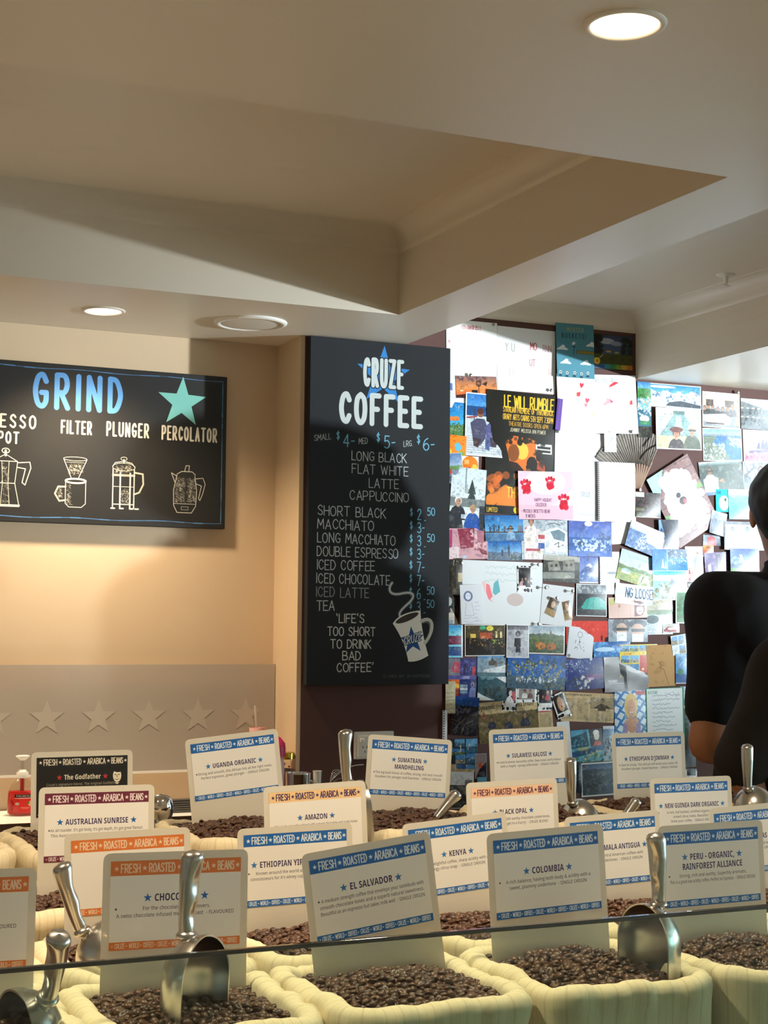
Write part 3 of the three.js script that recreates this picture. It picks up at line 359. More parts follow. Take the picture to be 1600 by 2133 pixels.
  ['photograph', 'photograph of turquoise surf and brown rocks with white border', 2.682, 1.574, 0.121, 0.088, 1.19, 3, 'F#f4f6f6 3;G#2ab8d0 #a8e6ea 0 22;R#f2f8f8 0 14 100 20;N#5a6a8a 40 40 30 60 40 12;N#8a7a5a 40 0 44 50 50 12;N#f4f8fa 30 20 50 60 40 14;N#a89a7a 20 0 84 100 16 8'],
  ['poster', 'narrow white poster of a skateboarder over a red tangle', 2.772, 1.625, 0.064, 0.134, 1.83, 0, 'B#f4f2f0;P#5a86b8 50,30 70,20 76,40 64,46 58,54 48,44;E#8a5a4a 70 16 8 4;P#6a8ab0 44,34 60,22 70,26 56,38;N#b82a34 60 8 48 84 28 10;N#f0e8e4 24 8 50 84 26 7;R#3a3436 8 78 84 14;S#e8e4e0 6 14 82 IN WILD HOLE'],
  ['photograph', 'photograph of a person in a red jacket before grey mountains', 2.837, 1.712, 0.066, 0.031, -1.60, 0, 'B#8a9cb4;N#5a6a84 20 0 0 100 60 16;P#b8242e 20,100 26,24 50,10 70,30 72,100;R#3a4a62 72 30 28 70'],
  ['photograph', 'small orange sunset photograph with a central palm', 2.823, 1.680, 0.039, 0.033, 0.65, 0, 'G#f0a24a #d8602a 0 70;R#2a3040 0 76 100 24;L#5a2a1a 4 50,10 50,80;E#7a3a1e 50 20 18 8'],
  ['photograph', 'grey blue mountain photograph right of the dog picture', 2.853, 1.764, 0.058, 0.070, -11.54, 7, 'G#b4c2dc #8a9cbc 0 40;M#5a6a86 34 16 41;R#3a4a62 0 70 100 30;N#26344a 24 0 60 100 40 12'],
  ['photograph', 'purple collage of a figure and city towers beside the skateboarder', 2.853, 1.613, 0.084, 0.127, 4.22, 1, 'B#6a5a92;N#8a7ab8 30 0 0 100 100 18;P#f2f2f2 14,30 26,26 30,70 16,72;R#3a3a58 50 4 6 50;R#4a3a6a 64 10 8 60;P#b46ab8 40,70 80,68 84,98 44,98;L#2a2a4a 4 62,70 62,96;N#2a2a48 30 40 0 60 70 9;R#3a6ab8 80 60 20 40;R#f0e8f0 10 74 24 24'],
  ['photograph', 'sheet of three pale portraits in a row', 2.961, 1.729, 0.172, 0.086, 0.47, 8, 'B#6a7686;R#f2f5f8 4 12 96 88;R#c2d2e4 6 14 26 66;R#c2d2e4 36 14 28 66;R#c2d2e4 68 14 28 66;H 18 30 8 #8fa6c0 #5a708e #e8eef4;H 50 28 8 #7f96b4 #4a6080 #9ab0c8;H 82 26 8 #8fa6c0 #5a708e #a8bcd2'],
  ['card', 'turquoise card with a small kite right of the man in sunglasses', 2.876, 1.834, 0.052, 0.069, 0.75, 2, 'B#3cc0d4;E#eefafa 56 60 34 32;E#4a7a5a 66 46 8 7;S#2a5a7a 12 12 10 Baix'],
  ['postcard', 'turquoise beach panorama with blue script along its lower edge', 2.969, 1.826, 0.145, 0.091, 1.58, 3, 'B#f2f8fa;G#a4e4ee #3fc0dc 20 70;P#eafafa 50,20 100,18 100,36;V#4a5aa8 9 44 80 7 3 seaside;N#4a6a8e 12 10 72 60 6 4'],
  ['postcard', 'blue and green golf course postcard at the shoulder of the person in black', 2.950, 1.642, 0.108, 0.097, 0.66, 9, 'G#3a62c0 #7aa2e0 0 44;P#dfeaf6 50,60 30,20 40,20;N#c9dcf0 20 0 30 100 30 12;M#4a6a8e 48 8 51;R#5aa84a 0 62 100 38;N#3f8a3f 24 0 64 100 30 12;E#e8f4e8 60 56 8 6;R#2a3a34 0 90 40 8'],
  ['photograph', 'green rainforest waterfall photograph with white border beside the black shirt', 2.765, 1.509, 0.129, 0.095, -0.40, 4, 'F#f4f6f4 4;B2#1f7a3a;N#0f5a2a 60 0 0 100 100 12;N#4aa858 40 0 0 100 100 9;L#f2f8f8 9 40,4 42,20 38,40 34,96;E#fff 40 10 6 7;R#2f9a2f 56 76 44 24'],
  ['banknote', 'pinkish 500 banknote with a moustached portrait', 2.534, 1.506, 0.134, 0.060, 1.31, 2, 'B#d4b0a2;E#b8b464 10 22 8 16;C#8a4a44 3 28 42 5;S#b84a48 15 36 10 500;P#6a3038 66,10 88,8 94,60 86,88 66,92;E#e0c4b6 80 62 9 22;E#5a2a30 80 34 12 12;L#5a2a30 3 74,68 86,68;K4#c09a90 8 40;L#a87a70 1 26,0 26,100;L#a87a70 1 56,0 56,100;S#e8d0c4 9 82 84 500'],
  ['photograph', 'photograph of two people in sunglasses and white face masks', 2.536, 1.439, 0.136, 0.066, 0.40, 0, 'B#8a98a8;N#4a5666 16 0 0 100 40 16;E#5a5a62 32 30 22 36;E#c9a894 34 44 14 26;R#1c1c22 20 38 30 12;R#f2f4f6 22 56 24 40;E#3a4658 74 22 24 18;E#c49a88 74 48 17 28;R#1c1820 58 42 34 13;R#f4f6f8 60 64 28 34'],
  ['photograph', 'strip photograph of a pale town under stone terraces', 2.646, 1.512, 0.090, 0.036, 2.96, 2, 'B#c2bca4;N#8a8468 20 0 0 100 60 12;K4#a8a084 6 30;R#7a8a6a 0 78 100 22'],
  ['photograph', 'pale landscape photograph with a dark pond below the terraces', 2.647, 1.462, 0.091, 0.067, 1.34, 0, 'B#cfdce0;R#7a9a7a 0 0 100 14;E#4a5f66 22 34 24 18;N#f4f8fa 24 40 20 60 60 16;N#8aa2b2 20 0 50 40 50 9'],
  ['photograph', 'small photograph of a red and white car', 2.686, 1.447, 0.059, 0.027, 1.69, 1, 'B#d9dedc;P#b0343e 6,70 30,34 64,34 86,62 84,84 10,84;E#f2f0f0 46 54 18 14;N#8a9a92 10 0 0 100 30 10'],
  ['photograph', 'pale portrait scrap at the edge of the black sleeve', 2.861, 1.531, 0.059, 0.034, -4.38, 0, 'B#f0f0f4;E#5a4a6a 30 60 14 20;E#d8b8b0 30 76 10 18'],
  ['envelope', 'crumpled red card with a small dark figure', 2.396, 1.432, 0.141, 0.068, 0.20, 0, 'B#d8483c;N#c23c34 20 0 0 100 100 16;N#e46a5a 14 0 0 80 40 10;R#3a1c1c 82 62 4 20;P#2a1618 92,70 100,66 100,100 90,100'],
  ['notebook page', 'small grey spiral page with an ink sketch on the red card', 2.372, 1.402, 0.087, 0.090, -6.35, 1, 'B#d9dbe0;D 3 18;C#6a6c74 1.2 46 24 9;N#4a4c56 12 30 40 36 40 5;L#5a5c66 1.2 46,34 44,52 56,70;N#c9a8b0 5 60 12 24 10 6;E#8a8c94 12 92 6 5'],
  ['print', 'square of cloudy blue print between the red card and the yellow postcard', 2.480, 1.385, 0.126, 0.044, 1.81, 1, 'B#2f72b4;N#6aa8dc 30 0 0 100 100 22;N#1c4f8e 16 40 0 60 40 22;E#b9d8ee 30 50 26 14'],
  ['postcard', 'aerial postcard of a dark blue city harbour marked CANADA', 2.385, 1.314, 0.129, 0.089, 3.05, 2, 'B#1a2f7a;N#7f98b4 60 0 6 70 36 6;N#c9d4dc 20 0 14 50 30 5;R#16246a 60 24 40 76;N#2a3a4a 40 0 60 50 40 10;N#d9d4c0 30 24 56 40 40 8;R#5a2a6a 52 52 46 16;S#e6e0ee 8 56 62 CANADA'],
  ['poster', 'grey poster with a dark split silhouette behind the yellow postcard', 2.528, 1.314, 0.152, 0.101, 2.46, 0, 'G#b4b4b6 #7c7c80 0 100;P#1c1c20 34,20 48,30 50,56 52,92 46,92 44,60 36,46;P#8d8d92 0,60 40,54 44,100 0,100;P#98989c 56,60 74,50 100,60 100,100 52,100;E#c2c2c4 74 30 24 20;S#f0f0f0 6.5 10 66 Passenger;R#d0d0d0 10 75 34 1.4'],
  ['postcard', 'yellow framed postcard with a grid of city views', 2.571, 1.352, 0.132, 0.094, 1.20, 2, 'B#f0d028;J 4 4 22 18;J 28 4 22 18;J 52 4 22 18;J 76 4 20 42;J 4 34 22 22;J 28 34 22 22;J 4 60 22 36;J 28 60 22 36;J 76 50 20 20;J 76 74 20 22;R#c8352c 52 34 21 62;E#ffd9a0 60 76 4 4;R#3a2a3a 52 88 21 8;S#b8502a 6 12 26 STUTTGART'],
  ['note', 'brown kraft paper with a thin pencil drawing', 2.648, 1.337, 0.098, 0.122, 2.00, 3, 'B#c39a68;N#b58c5c 20 0 0 100 100 14;L#6a4c2e 1.2 40,40 52,48 44,54 58,58 66,76 76,96;C#7a5c3a 1 52 46 7'],
  ['postcard', 'blue sea postcard of four small views beside the kraft paper', 2.721, 1.400, 0.071, 0.058, 8.46, 4, 'B#dfe8ee;J 4 6 28 42;J 36 6 28 42;J 68 6 30 42;J 36 54 30 40;R#e0a080 70 54 28 40'],
  ['photograph', 'light blue photograph of a kite over the sea beside the black sleeve', 2.727, 1.328, 0.057, 0.088, 0.26, 5, 'B#5a9cd8;N#a8cdee 16 0 0 100 60 22;P#f2f6fa 60,20 96,8 80,44;M#2a5aa0 66 12 61;E#4a8a6a 30 60 18 10;R#f4f4f4 0 96 100 4'],
  ['photograph', 'pale cloud photograph under the kite picture', 2.739, 1.243, 0.041, 0.064, 1.00, 0, 'G#c9d6e4 #a8bcd4 0 60;E#f2f6fa 46 40 30 14;M#6a86ae 66 10 71;R#f0eee8 0 84 100 16'],
  ['photograph', 'dark photograph strip of a couple at the edge of the black shirt', 2.752, 1.114, 0.038, 0.153, 2.35, 0, 'B#14161e;N#2a3040 20 0 0 100 30 18;H 60 30 12 #b88270 #1c1418 #1a2030;H 50 64 12 #a87a68 #2a2028 #20242e;R#4a3a34 60 80 30 20'],
  ['instant photo', 'black and white spotted instant photo frame low beside the black shirt', 2.756, 1.010, 0.041, 0.045, -1.97, 0, 'B#f2f2f2;U 12;R#16161a 14 4 72 40'],
  ['photograph', 'portrait of a smiling blonde woman in a blue check setting', 2.544, 1.198, 0.112, 0.139, 0.54, 1, 'B#2f7ac0;A#d6e6f2;E#e0bd6c 50 34 20 26;E#d8a07c 50 38 13 18;L#fff 1.6 44,47 56,47;P#c98f6c 30,66 44,56 58,56 74,64 70,96 34,96;P#9a86b8 26,72 34,60 40,84 44,100 24,100;P#9a86b8 66,62 78,70 80,100 60,100 64,84;P#f4f2f0 40,84 52,92 64,84 62,100 38,100;L#d8b868 3 34,44 32,70;L#d8b868 3 64,44 68,70;N#8a5a44 2 44 36 3 2 2;N#8a5a44 2 54 36 3 2 2;R#c23a3a 66 4 30 8'],
  ['letter', 'white letter with green edge and faint handwriting', 2.664, 1.190, 0.134, 0.164, 1.28, 2, 'B#4a9a72;R#eef3f6 3 2 92 96;S#6aa88e 5 6 6 HI FUTURE;V#9aa6b4 5 16 14 6 12 x;N#c2ccd6 12 50 8 40 8 4'],
  ['newspaper clipping', "yellowed newspaper clipping with a festival headline and a man's portrait", 2.398, 1.218, 0.179, 0.083, -2.85, 0, 'B#cfb68c;R#c9ae82 0 0 100 16;t#2a2420 9 2 4 erstory Film Festival wins in short d;I 3 22 24 70;I 30 22 22 70;R#9a8a6a 54 16 44 38;H 76 28 7 #8a7458 #3a3024 #4a3e30;P#4a3e30 60,52 70,40 84,40 94,52;I 54 58 20 36;I 76 58 22 36'],
  ['newspaper clipping', 'newspaper clipping headed Dynamic with a team photo of three people', 2.161, 1.187, 0.239, 0.113, 4.44, 0, 'B#cdb587;t#1c1814 15 1 6 Dynamic;t#1c1814 15 52 6 ms trium;R#6a5a34 0 30 80 70;N#4a4424 60 0 30 80 70 10;N#8a7a48 40 0 30 80 70 8;H 18 42 5 #9a6a50 #2a1c18 #2a2e44;H 40 46 5 #9a6a50 #6a5038 #2a2e44;H 62 40 6 #9a6a50 #2a1c18 #2a2e44;R#b0343c 82 32 16 7;I 82 42 16 54;C#b85a4a 3 8 34 5'],
  ['instant photo', 'spotted instant photo of a figure in a red hat left of the pair portrait', 2.140, 1.249, 0.047, 0.074, -0.50, 1, 'B#f0f0ee;U 16;R#14141a 10 8 80 62;P#e9e9e9 20,60 50,40 80,66 70,76 24,76;E#d8d0c8 56 34 12 10;P#b82a34 62,30 84,26 88,60 72,62'],
  ['instant photo', 'wide spotted instant photo of a couple in white', 2.197, 1.260, 0.065, 0.050, 0.26, 1, 'B#f2f2f0;U 10;R#9a9490 10 10 76 72;H 38 38 8 #a87058 #2a1c18 #f0eeea;H 64 38 8 #a87058 #2a1c18 #6a4a4a'],
  ['instant photo', 'spotted instant photo of a blonde figure in red and black', 2.255, 1.248, 0.047, 0.075, 0.17, 1, 'B#f0f0ee;U 16;R#16161c 10 8 80 62;H 66 34 9 #c08a70 #e0c890 #b02a34;H 36 46 8 #b8806a #1c1414 #1a1a20;L#cfd4e0 2 20,10 80,30'],
  ['instant photo', 'tilted spotted instant photo of an astonished blonde woman', 2.306, 1.226, 0.044, 0.070, 21.53, 2, 'B#f0f0ee;U 12;R#1a1618 12 8 76 70;E#c9a070 52 46 24 30;E#d8a084 52 44 15 20;E#5a2a2a 52 56 4 6'],
  ['photograph', 'winter photograph of a castle above snowy banks', 2.085, 1.339, 0.094, 0.063, -0.97, 0, 'G#3f7ab8 #a8c4d4 0 40;M#8fa8b8 24 14 81;R#5a5248 38 30 26 20;P#4a423a 44,30 50,14 56,30;N#6a5c50 30 60 10 40 50 8;P#dfe6ea 20,70 100,44 100,90 20,90;R#5a7a84 0 80 100 20'],
  ['photograph', 'photograph of a green mountain lake and dark firs below the castle', 2.084, 1.275, 0.092, 0.067, -1.55, 2, 'G#6a94a0 #3f6a72 0 60;M#2f5560 10 26 83;N#1c2e2c 60 24 44 60 44 12;P#e2eaec 0,66 30,84 60,96 0,100;P#e8eef0 60,4 100,0 100,30'],
  ['photograph', 'wide photograph of a yellow lit hillside village above moored boats', 2.226, 1.321, 0.191, 0.098, -3.03, 3, 'G#14478e #1f5fae 0 30;N#23301c 40 10 14 90 20 9;N#b8a050 90 0 22 100 44 7;N#e0cf86 60 10 26 90 40 4;N#3a3420 60 0 24 100 50 6;R#3f5c70 0 64 100 36;N#dfe6ea 50 14 66 70 14 7;N#2a3a48 40 0 78 100 22 8;N#8a7a40 30 60 60 40 34 6'],
  ['photograph', 'night photograph of a lit cafe street with coloured lamps', 2.062, 1.409, 0.128, 0.087, 0.57, 1, 'F#f0efec 3;B2#201810;R#4a3a1a 0 0 100 42;E#3fae7a 44 8 8 7;E#e8d84a 62 10 9 9;R#e8c45a 12 28 14 14;R#b8502a 36 24 32 20;R#f0e0a0 76 20 5 22;R#f0e0a0 88 20 5 22;S#e8c080 8 40 36 CAFE;N#c98a3a 40 0 44 100 30 5;N#14100c 50 0 56 100 44 10;N#9ab84a 10 70 48 24 14 6'],
  ['photograph', 'black and white photograph of a child standing in snow', 2.164, 1.407, 0.072, 0.093, -0.58, 4, 'F#e8e8e8 4;G#5a5a5e #8a8a8e 0 20;B3#b9bac0 14;N#a0a2a8 30 0 20 100 80 14;P#2a2a2e 34,40 62,40 64,66 56,72 58,84 46,84 44,72 32,66;E#54545a 50 26 12 10;E#8a8488 50 29 7 6;R#2a2a2e 40 72 8 14;R#2a2a2e 54 72 8 14;L#444 2 50,14 50,24'],
  ['note', 'white paper strip with two printed lines above the snow child', 2.162, 1.463, 0.079, 0.017, 0.05, 0, "B#e8e9ea;t#2a2a2e 42 4 8 It's been a tough week so;t#2a2a2e 42 4 52 I made it - now about you"],
  ['photograph', 'autumn landscape photograph with a castle on a hill', 2.260, 1.412, 0.121, 0.082, -1.35, 0, 'F#e6e4de 4;G#8fa0ae #c2ccd0 0 30;M#5a6a50 30 12 91;P#6a6250 58,34 62,12 66,34;R#4a5a34 0 50 100 50;N#6a7a3a 40 0 40 100 40 10;E#c87828 34 74 14 14;E#b06424 64 76 14 12;N#8a5a24 24 20 60 60 36 8;N#2f3a20 30 0 76 100 24 10'],
  ['postcard', 'postcard of three stacked sea strips beside the menu board', 1.964, 1.406, 0.056, 0.090, 0.30, 0, 'B#dfe4e8;G#2a8ac8 #7ad0e4 2 28;R#6a2440 8 34 82 26;N#8a3a58 16 8 36 80 20 14;R#2c4a8a 8 66 82 27;N#4a7a6a 10 10 70 60 14 12;R#dfe4e8 90 0 10 100;R#dfe4e8 0 0 6 100'],
  ['postcard', 'blue and pink collage postcard captioned Centre', 1.986, 1.330, 0.099, 0.058, -0.01, 0, 'B#3a3a7a;R#7a7a88 0 0 48 80;P#c04a62 20,60 30,16 48,20 48,70;N#9a8a7a 20 0 40 48 50 10;N#5a6ab0 30 50 10 48 60 12;R#d84a3a 86 40 8 40;R#20204a 60 30 12 30;R#5a5aa0 0 80 100 20;S#e8e8f2 11 58 84 Centre'],
  ['photograph', 'orange and red sunset strip below the Centre postcard', 1.960, 1.278, 0.046, 0.046, -0.07, 0, 'G#e86a1c #a82a14 0 100;P#f0b82a 30,40 60,20 100,34 100,50 40,52;N#4a1a10 14 0 60 100 40 16'],
  ['photograph', 'blue photograph of a hooded figure beside a pale flag', 2.009, 1.276, 0.054, 0.051, -1.19, 0, 'B#1c2f72;R#9ab8d0 6 30 40 14;R#d8e4ea 6 46 40 14;R#7aa0b8 6 62 40 14;P#6a7ab0 54,100 60,50 74,40 90,52 94,100;E#8a8a9a 74 30 11 14;E#3a2e3a 74 33 6 8'],
  ['photograph', 'dark photograph of driftwood roots under a deep blue sky', 1.998, 1.200, 0.083, 0.106, -4.81, 3, 'G#12408a #1c4a94 0 24;B3#1a1a24 24;N#5a5c74 40 0 26 100 20 9;L#6a5a48 3 10,90 30,70 60,50 90,44;L#7a6a54 3 40,96 50,70 80,60;L#5a4c3e 3 0,60 30,64 60,80;L#8a7a64 2 20,96 26,76;N#3a3430 40 0 46 100 54 10;L#6a5c4c 2 60,56 66,96'],
  ['note', "pale yellow handwritten note beside the menu board's lower corner", 1.952, 1.252, 0.030, 0.088, -0.28, 4, 'B#cfc6a4;V#8a8468 8 10 36 5 9 x;P#c2b894 10,0 100,0 40,30'],
  ['notebook page', 'torn spiral edge of a white page on the brown wall', 1.935, 1.177, 0.014, 0.080, -0.23, 5, 'B#e9ebee;D 30 12'],
  ['postcard', 'postcard of five blue coastal views above the grey building photo', 1.996, 1.104, 0.088, 0.069, 0.29, 0, 'B#2c3a44;J 20 4 34 30;J 58 4 40 54;J 4 40 50 24;J 22 64 34 34;J 60 60 38 38;R#e8eef0 38 26 4 24'],
  ['postcard', 'strip postcard of beige sand and small boats', 1.990, 1.058, 0.082, 0.020, -2.80, 0, 'B#c9b48a;R#2f5a9a 30 0 36 60;R#4a8ac0 68 0 32 60;N#5a3a3a 16 10 50 80 50 14'],
  ['photograph', 'volcano photograph with a red glow beside the SULAWESI card', 2.050, 1.062, 0.036, 0.067, 1.26, 1, 'F#dfe0e2 4;G#8a7a80 #a08a8a 0 40;P#2a242c 0,100 40,60 100,34 100,100;E#d85a3a 44 48 16 12;E#e8402a 40 50 6 5'],
  ['photograph', 'grey photograph of a building and white sky behind the scoop handle', 1.982, 0.998, 0.091, 0.100, -2.56, 0, 'F#e4e6e8 2;G#dfe3e6 #d4d8dc 0 36;R#4a4a46 0 36 100 64;N#6a6a62 40 0 40 100 30 8;N#2a2c28 40 0 60 100 40 14;R#7a7468 70 22 26 40;N#3a3a34 12 72 26 20 34 6'],
  ['scrap', 'small light blue scrap behind the SULAWESI card', 2.053, 1.016, 0.029, 0.031, -0.16, 2, 'B#5a9ab4'],
  ['note', 'white sheet curling out behind the SULAWESI card', 2.321, 1.113, 0.042, 0.134, 5.42, 0, 'B#e6e8ea'],
  ['postcard', 'postcard of a wigged portrait and castle views lettered SALZBURG', 2.396, 1.109, 0.105, 0.093, 3.36, 0, 'B#1f3a3a;G#3f9ac0 #6ab4d0 0 22;P#2a5a6a 0,22 50,8 54,52 0,56;N#6a9ac0 16 0 24 48 24 9;P#14161c 56,0 100,0 100,52 60,54;E#e0d8c8 80 22 9 14;P#c84a34 66,52 76,38 92,40 98,52;E#f0ece4 79 13 10 8;P#2a5a8a 0,66 100,50 100,66 0,84;N#3a6a3a 40 0 66 100 34 9;N#c9c4a0 30 40 66 50 24 7;S#e8c83a 9 20 54 SALZBURG'],
  ['photograph', 'grey photograph scrap between the SALZBURG postcard and bean card', 2.469, 1.114, 0.040, 0.100, 0.43, 0, 'B#d0d6dc;G#6a90b8 #b4c8d8 10 40;N#5a6a7a 16 0 36 100 20 14;N#6a5a5a 20 10 56 80 40 16'],
  ['photograph', 'white bordered photograph of a grey city across water', 2.432, 1.013, 0.113, 0.096, 1.66, 0, 'F#e0e0dc 5;G#3a5a86 #5a7090 0 14;M#3a4a58 18 8 93;R#3a4650 0 34 100 60;N#6a747c 70 0 26 100 40 5;R#4a5a6c 50 66 50 34;N#2a3238 30 0 60 60 40 8'],
  ['photograph', 'narrow dark blue strip behind the scoop handle', 2.366, 1.020, 0.019, 0.088, 0.63, 1, 'B#1c2432;N#3a4a68 10 0 0 100 60 30'],
  ['photograph', 'photograph of a dark forest path beside the big white drawing', 1.959, 1.585, 0.050, 0.102, -0.39, 9, 'B#2a2418;N#4a4028 30 0 0 100 100 14;R#a8946a 70 40 30 24;R#14120c 20 10 8 70;R#14120c 50 6 7 74;N#c9c4b8 6 20 8 50 14 9'],
  ['photograph', "photograph of a grey horse head at the menu board's edge", 1.956, 1.493, 0.040, 0.079, 0.48, 0, 'B#22201f;E#b8bcb8 30 22 24 16;P#cfc8b8 20,40 50,46 90,84 100,100 10,100;P#8aa0b0 0,86 60,84 60,100 0,100;R#3a3a38 0 40 40 20'],
  ['drawing', "large white child's drawing with pink and turquoise crayon patches", 2.114, 1.542, 0.264, 0.178, -0.46, 1, 'B#dcdfe0;P#ef8088 31,36 35,38 39,56 36,60 40,66 34,60 31,50;P#6ab0b8 40,36 45,28 48,48 42,54 39,50;P#e8c0c0 26,34 30,32 30,50;V#c2cecc 7 30 10 30 3 x;E#c9b8b4 66 60 10 10'],
  ['drawing', 'narrow sheet with a blue ink drawing of a girl', 2.012, 1.509, 0.068, 0.109, 2.71, 10, 'B#d6d8dc;E#6a7898 36 30 20 13;E#dcdee4 36 30 12 9;N#4a5a80 2 31 28 3 3 3;N#4a5a80 2 39 28 3 3 3;L#8a92a8 1.2 26,46 20,78 60,78 50,46;V#a8adba 6 62 46 30 6 x;V#a8adba 6 10 84 60 3 x'],
  ['photograph', 'black and white photograph of an old stone farmhouse', 2.309, 1.614, 0.121, 0.076, -2.22, 1, 'G#b4b2a8 #a8a69c 0 24;R#3a3a34 0 22 100 78;P#8a887c 12,30 40,20 48,56 16,60;P#7a786c 52,20 84,12 86,54 54,56;R#22221e 20 36 6 9;R#22221e 32 34 6 9;R#22221e 60 30 6 10;R#22221e 72 28 6 10;N#50504a 40 0 56 100 44 12;P#8a8c84 0,66 80,60 100,80 0,90;R#14140f 86 50 14 30'],
  ['postcard', 'blue postcard of a snow capped volcano beside the spiral page', 2.401, 1.613, 0.065, 0.076, -0.45, 0, 'G#5a72c0 #8aa0d8 0 50;P#5a70a8 8,58 48,26 58,26 98,58;P#eef2f8 34,38 48,26 58,26 70,38 56,42 48,36;R#6a84b8 0 58 100 42;E#eaf0fa 76 66 20 7;N#c8d4ec 12 0 60 100 24 10;R#e8e8ee 0 94 100 6'],
  ['note', 'white sheet with rounded corners holding two identity photos', 2.294, 1.509, 0.105, 0.114, -5.29, 2, 'B#d4d6d8;E#b8babc 16 8 6 5;E#b8babc 92 14 5 5;V#c9b89a 6 60 90 26 2 x'],
  ['identity photo', 'tilted brown identity photo, the left of two on the white sheet', 2.277, 1.504, 0.033, 0.050, -22.79, 3, 'B#a8895a;R#3a2c24 6 4 88 58;E#4a342a 50 30 30 26;E#c09a78 50 34 18 20;I 10 68 80 28'],
  ['identity photo', 'tilted brown identity photo, the right of two on the white sheet', 2.327, 1.495, 0.027, 0.055, 12.21, 3, 'B#ab8d60;R#6a5844 6 4 88 58;E#5a4434 50 26 28 20;E#c8a484 50 32 18 22;I 10 68 80 28'],
  ['photograph', 'photograph of a pleated turquoise tent on dark ground', 2.410, 1.526, 0.103, 0.093, -0.60, 1, 'F#e4e8ea 3;R#6a727a 0 0 100 30;N#aab2b8 24 0 0 100 26 12;R#2a2c30 0 30 100 70;P#2fa296 10,80 30,48 50,40 74,40 98,54 100,80;L#1c7a72 2 40,44 30,80;L#1c7a72 2 56,42 54,80;L#1c7a72 2 72,44 80,80;N#0f1012 30 0 80 100 20 12'],
  ['instant photo', 'spotted instant photo of three people stuck on the big white drawing', 2.187, 1.582, 0.048, 0.075, 0.55, 2, 'B#eeeeee;U 14;R#141216 12 8 76 66;H 34 50 8 #b8806a #2a1c18 #c8a0a0;H 56 48 8 #b8806a #2a1c18 #1c1416;H 72 58 7 #b8806a #2a1c18 #2a1c20'],
  ['drawing', 'small curled sheet with a pale blue sketch over the paper fan', 2.470, 1.997, 0.041, 0.076, 1.33, 7, 'B#e6edf4;N#b4c2d6 24 20 10 76 80 12;N#8a9ab8 8 40 20 30 40 8'],
];

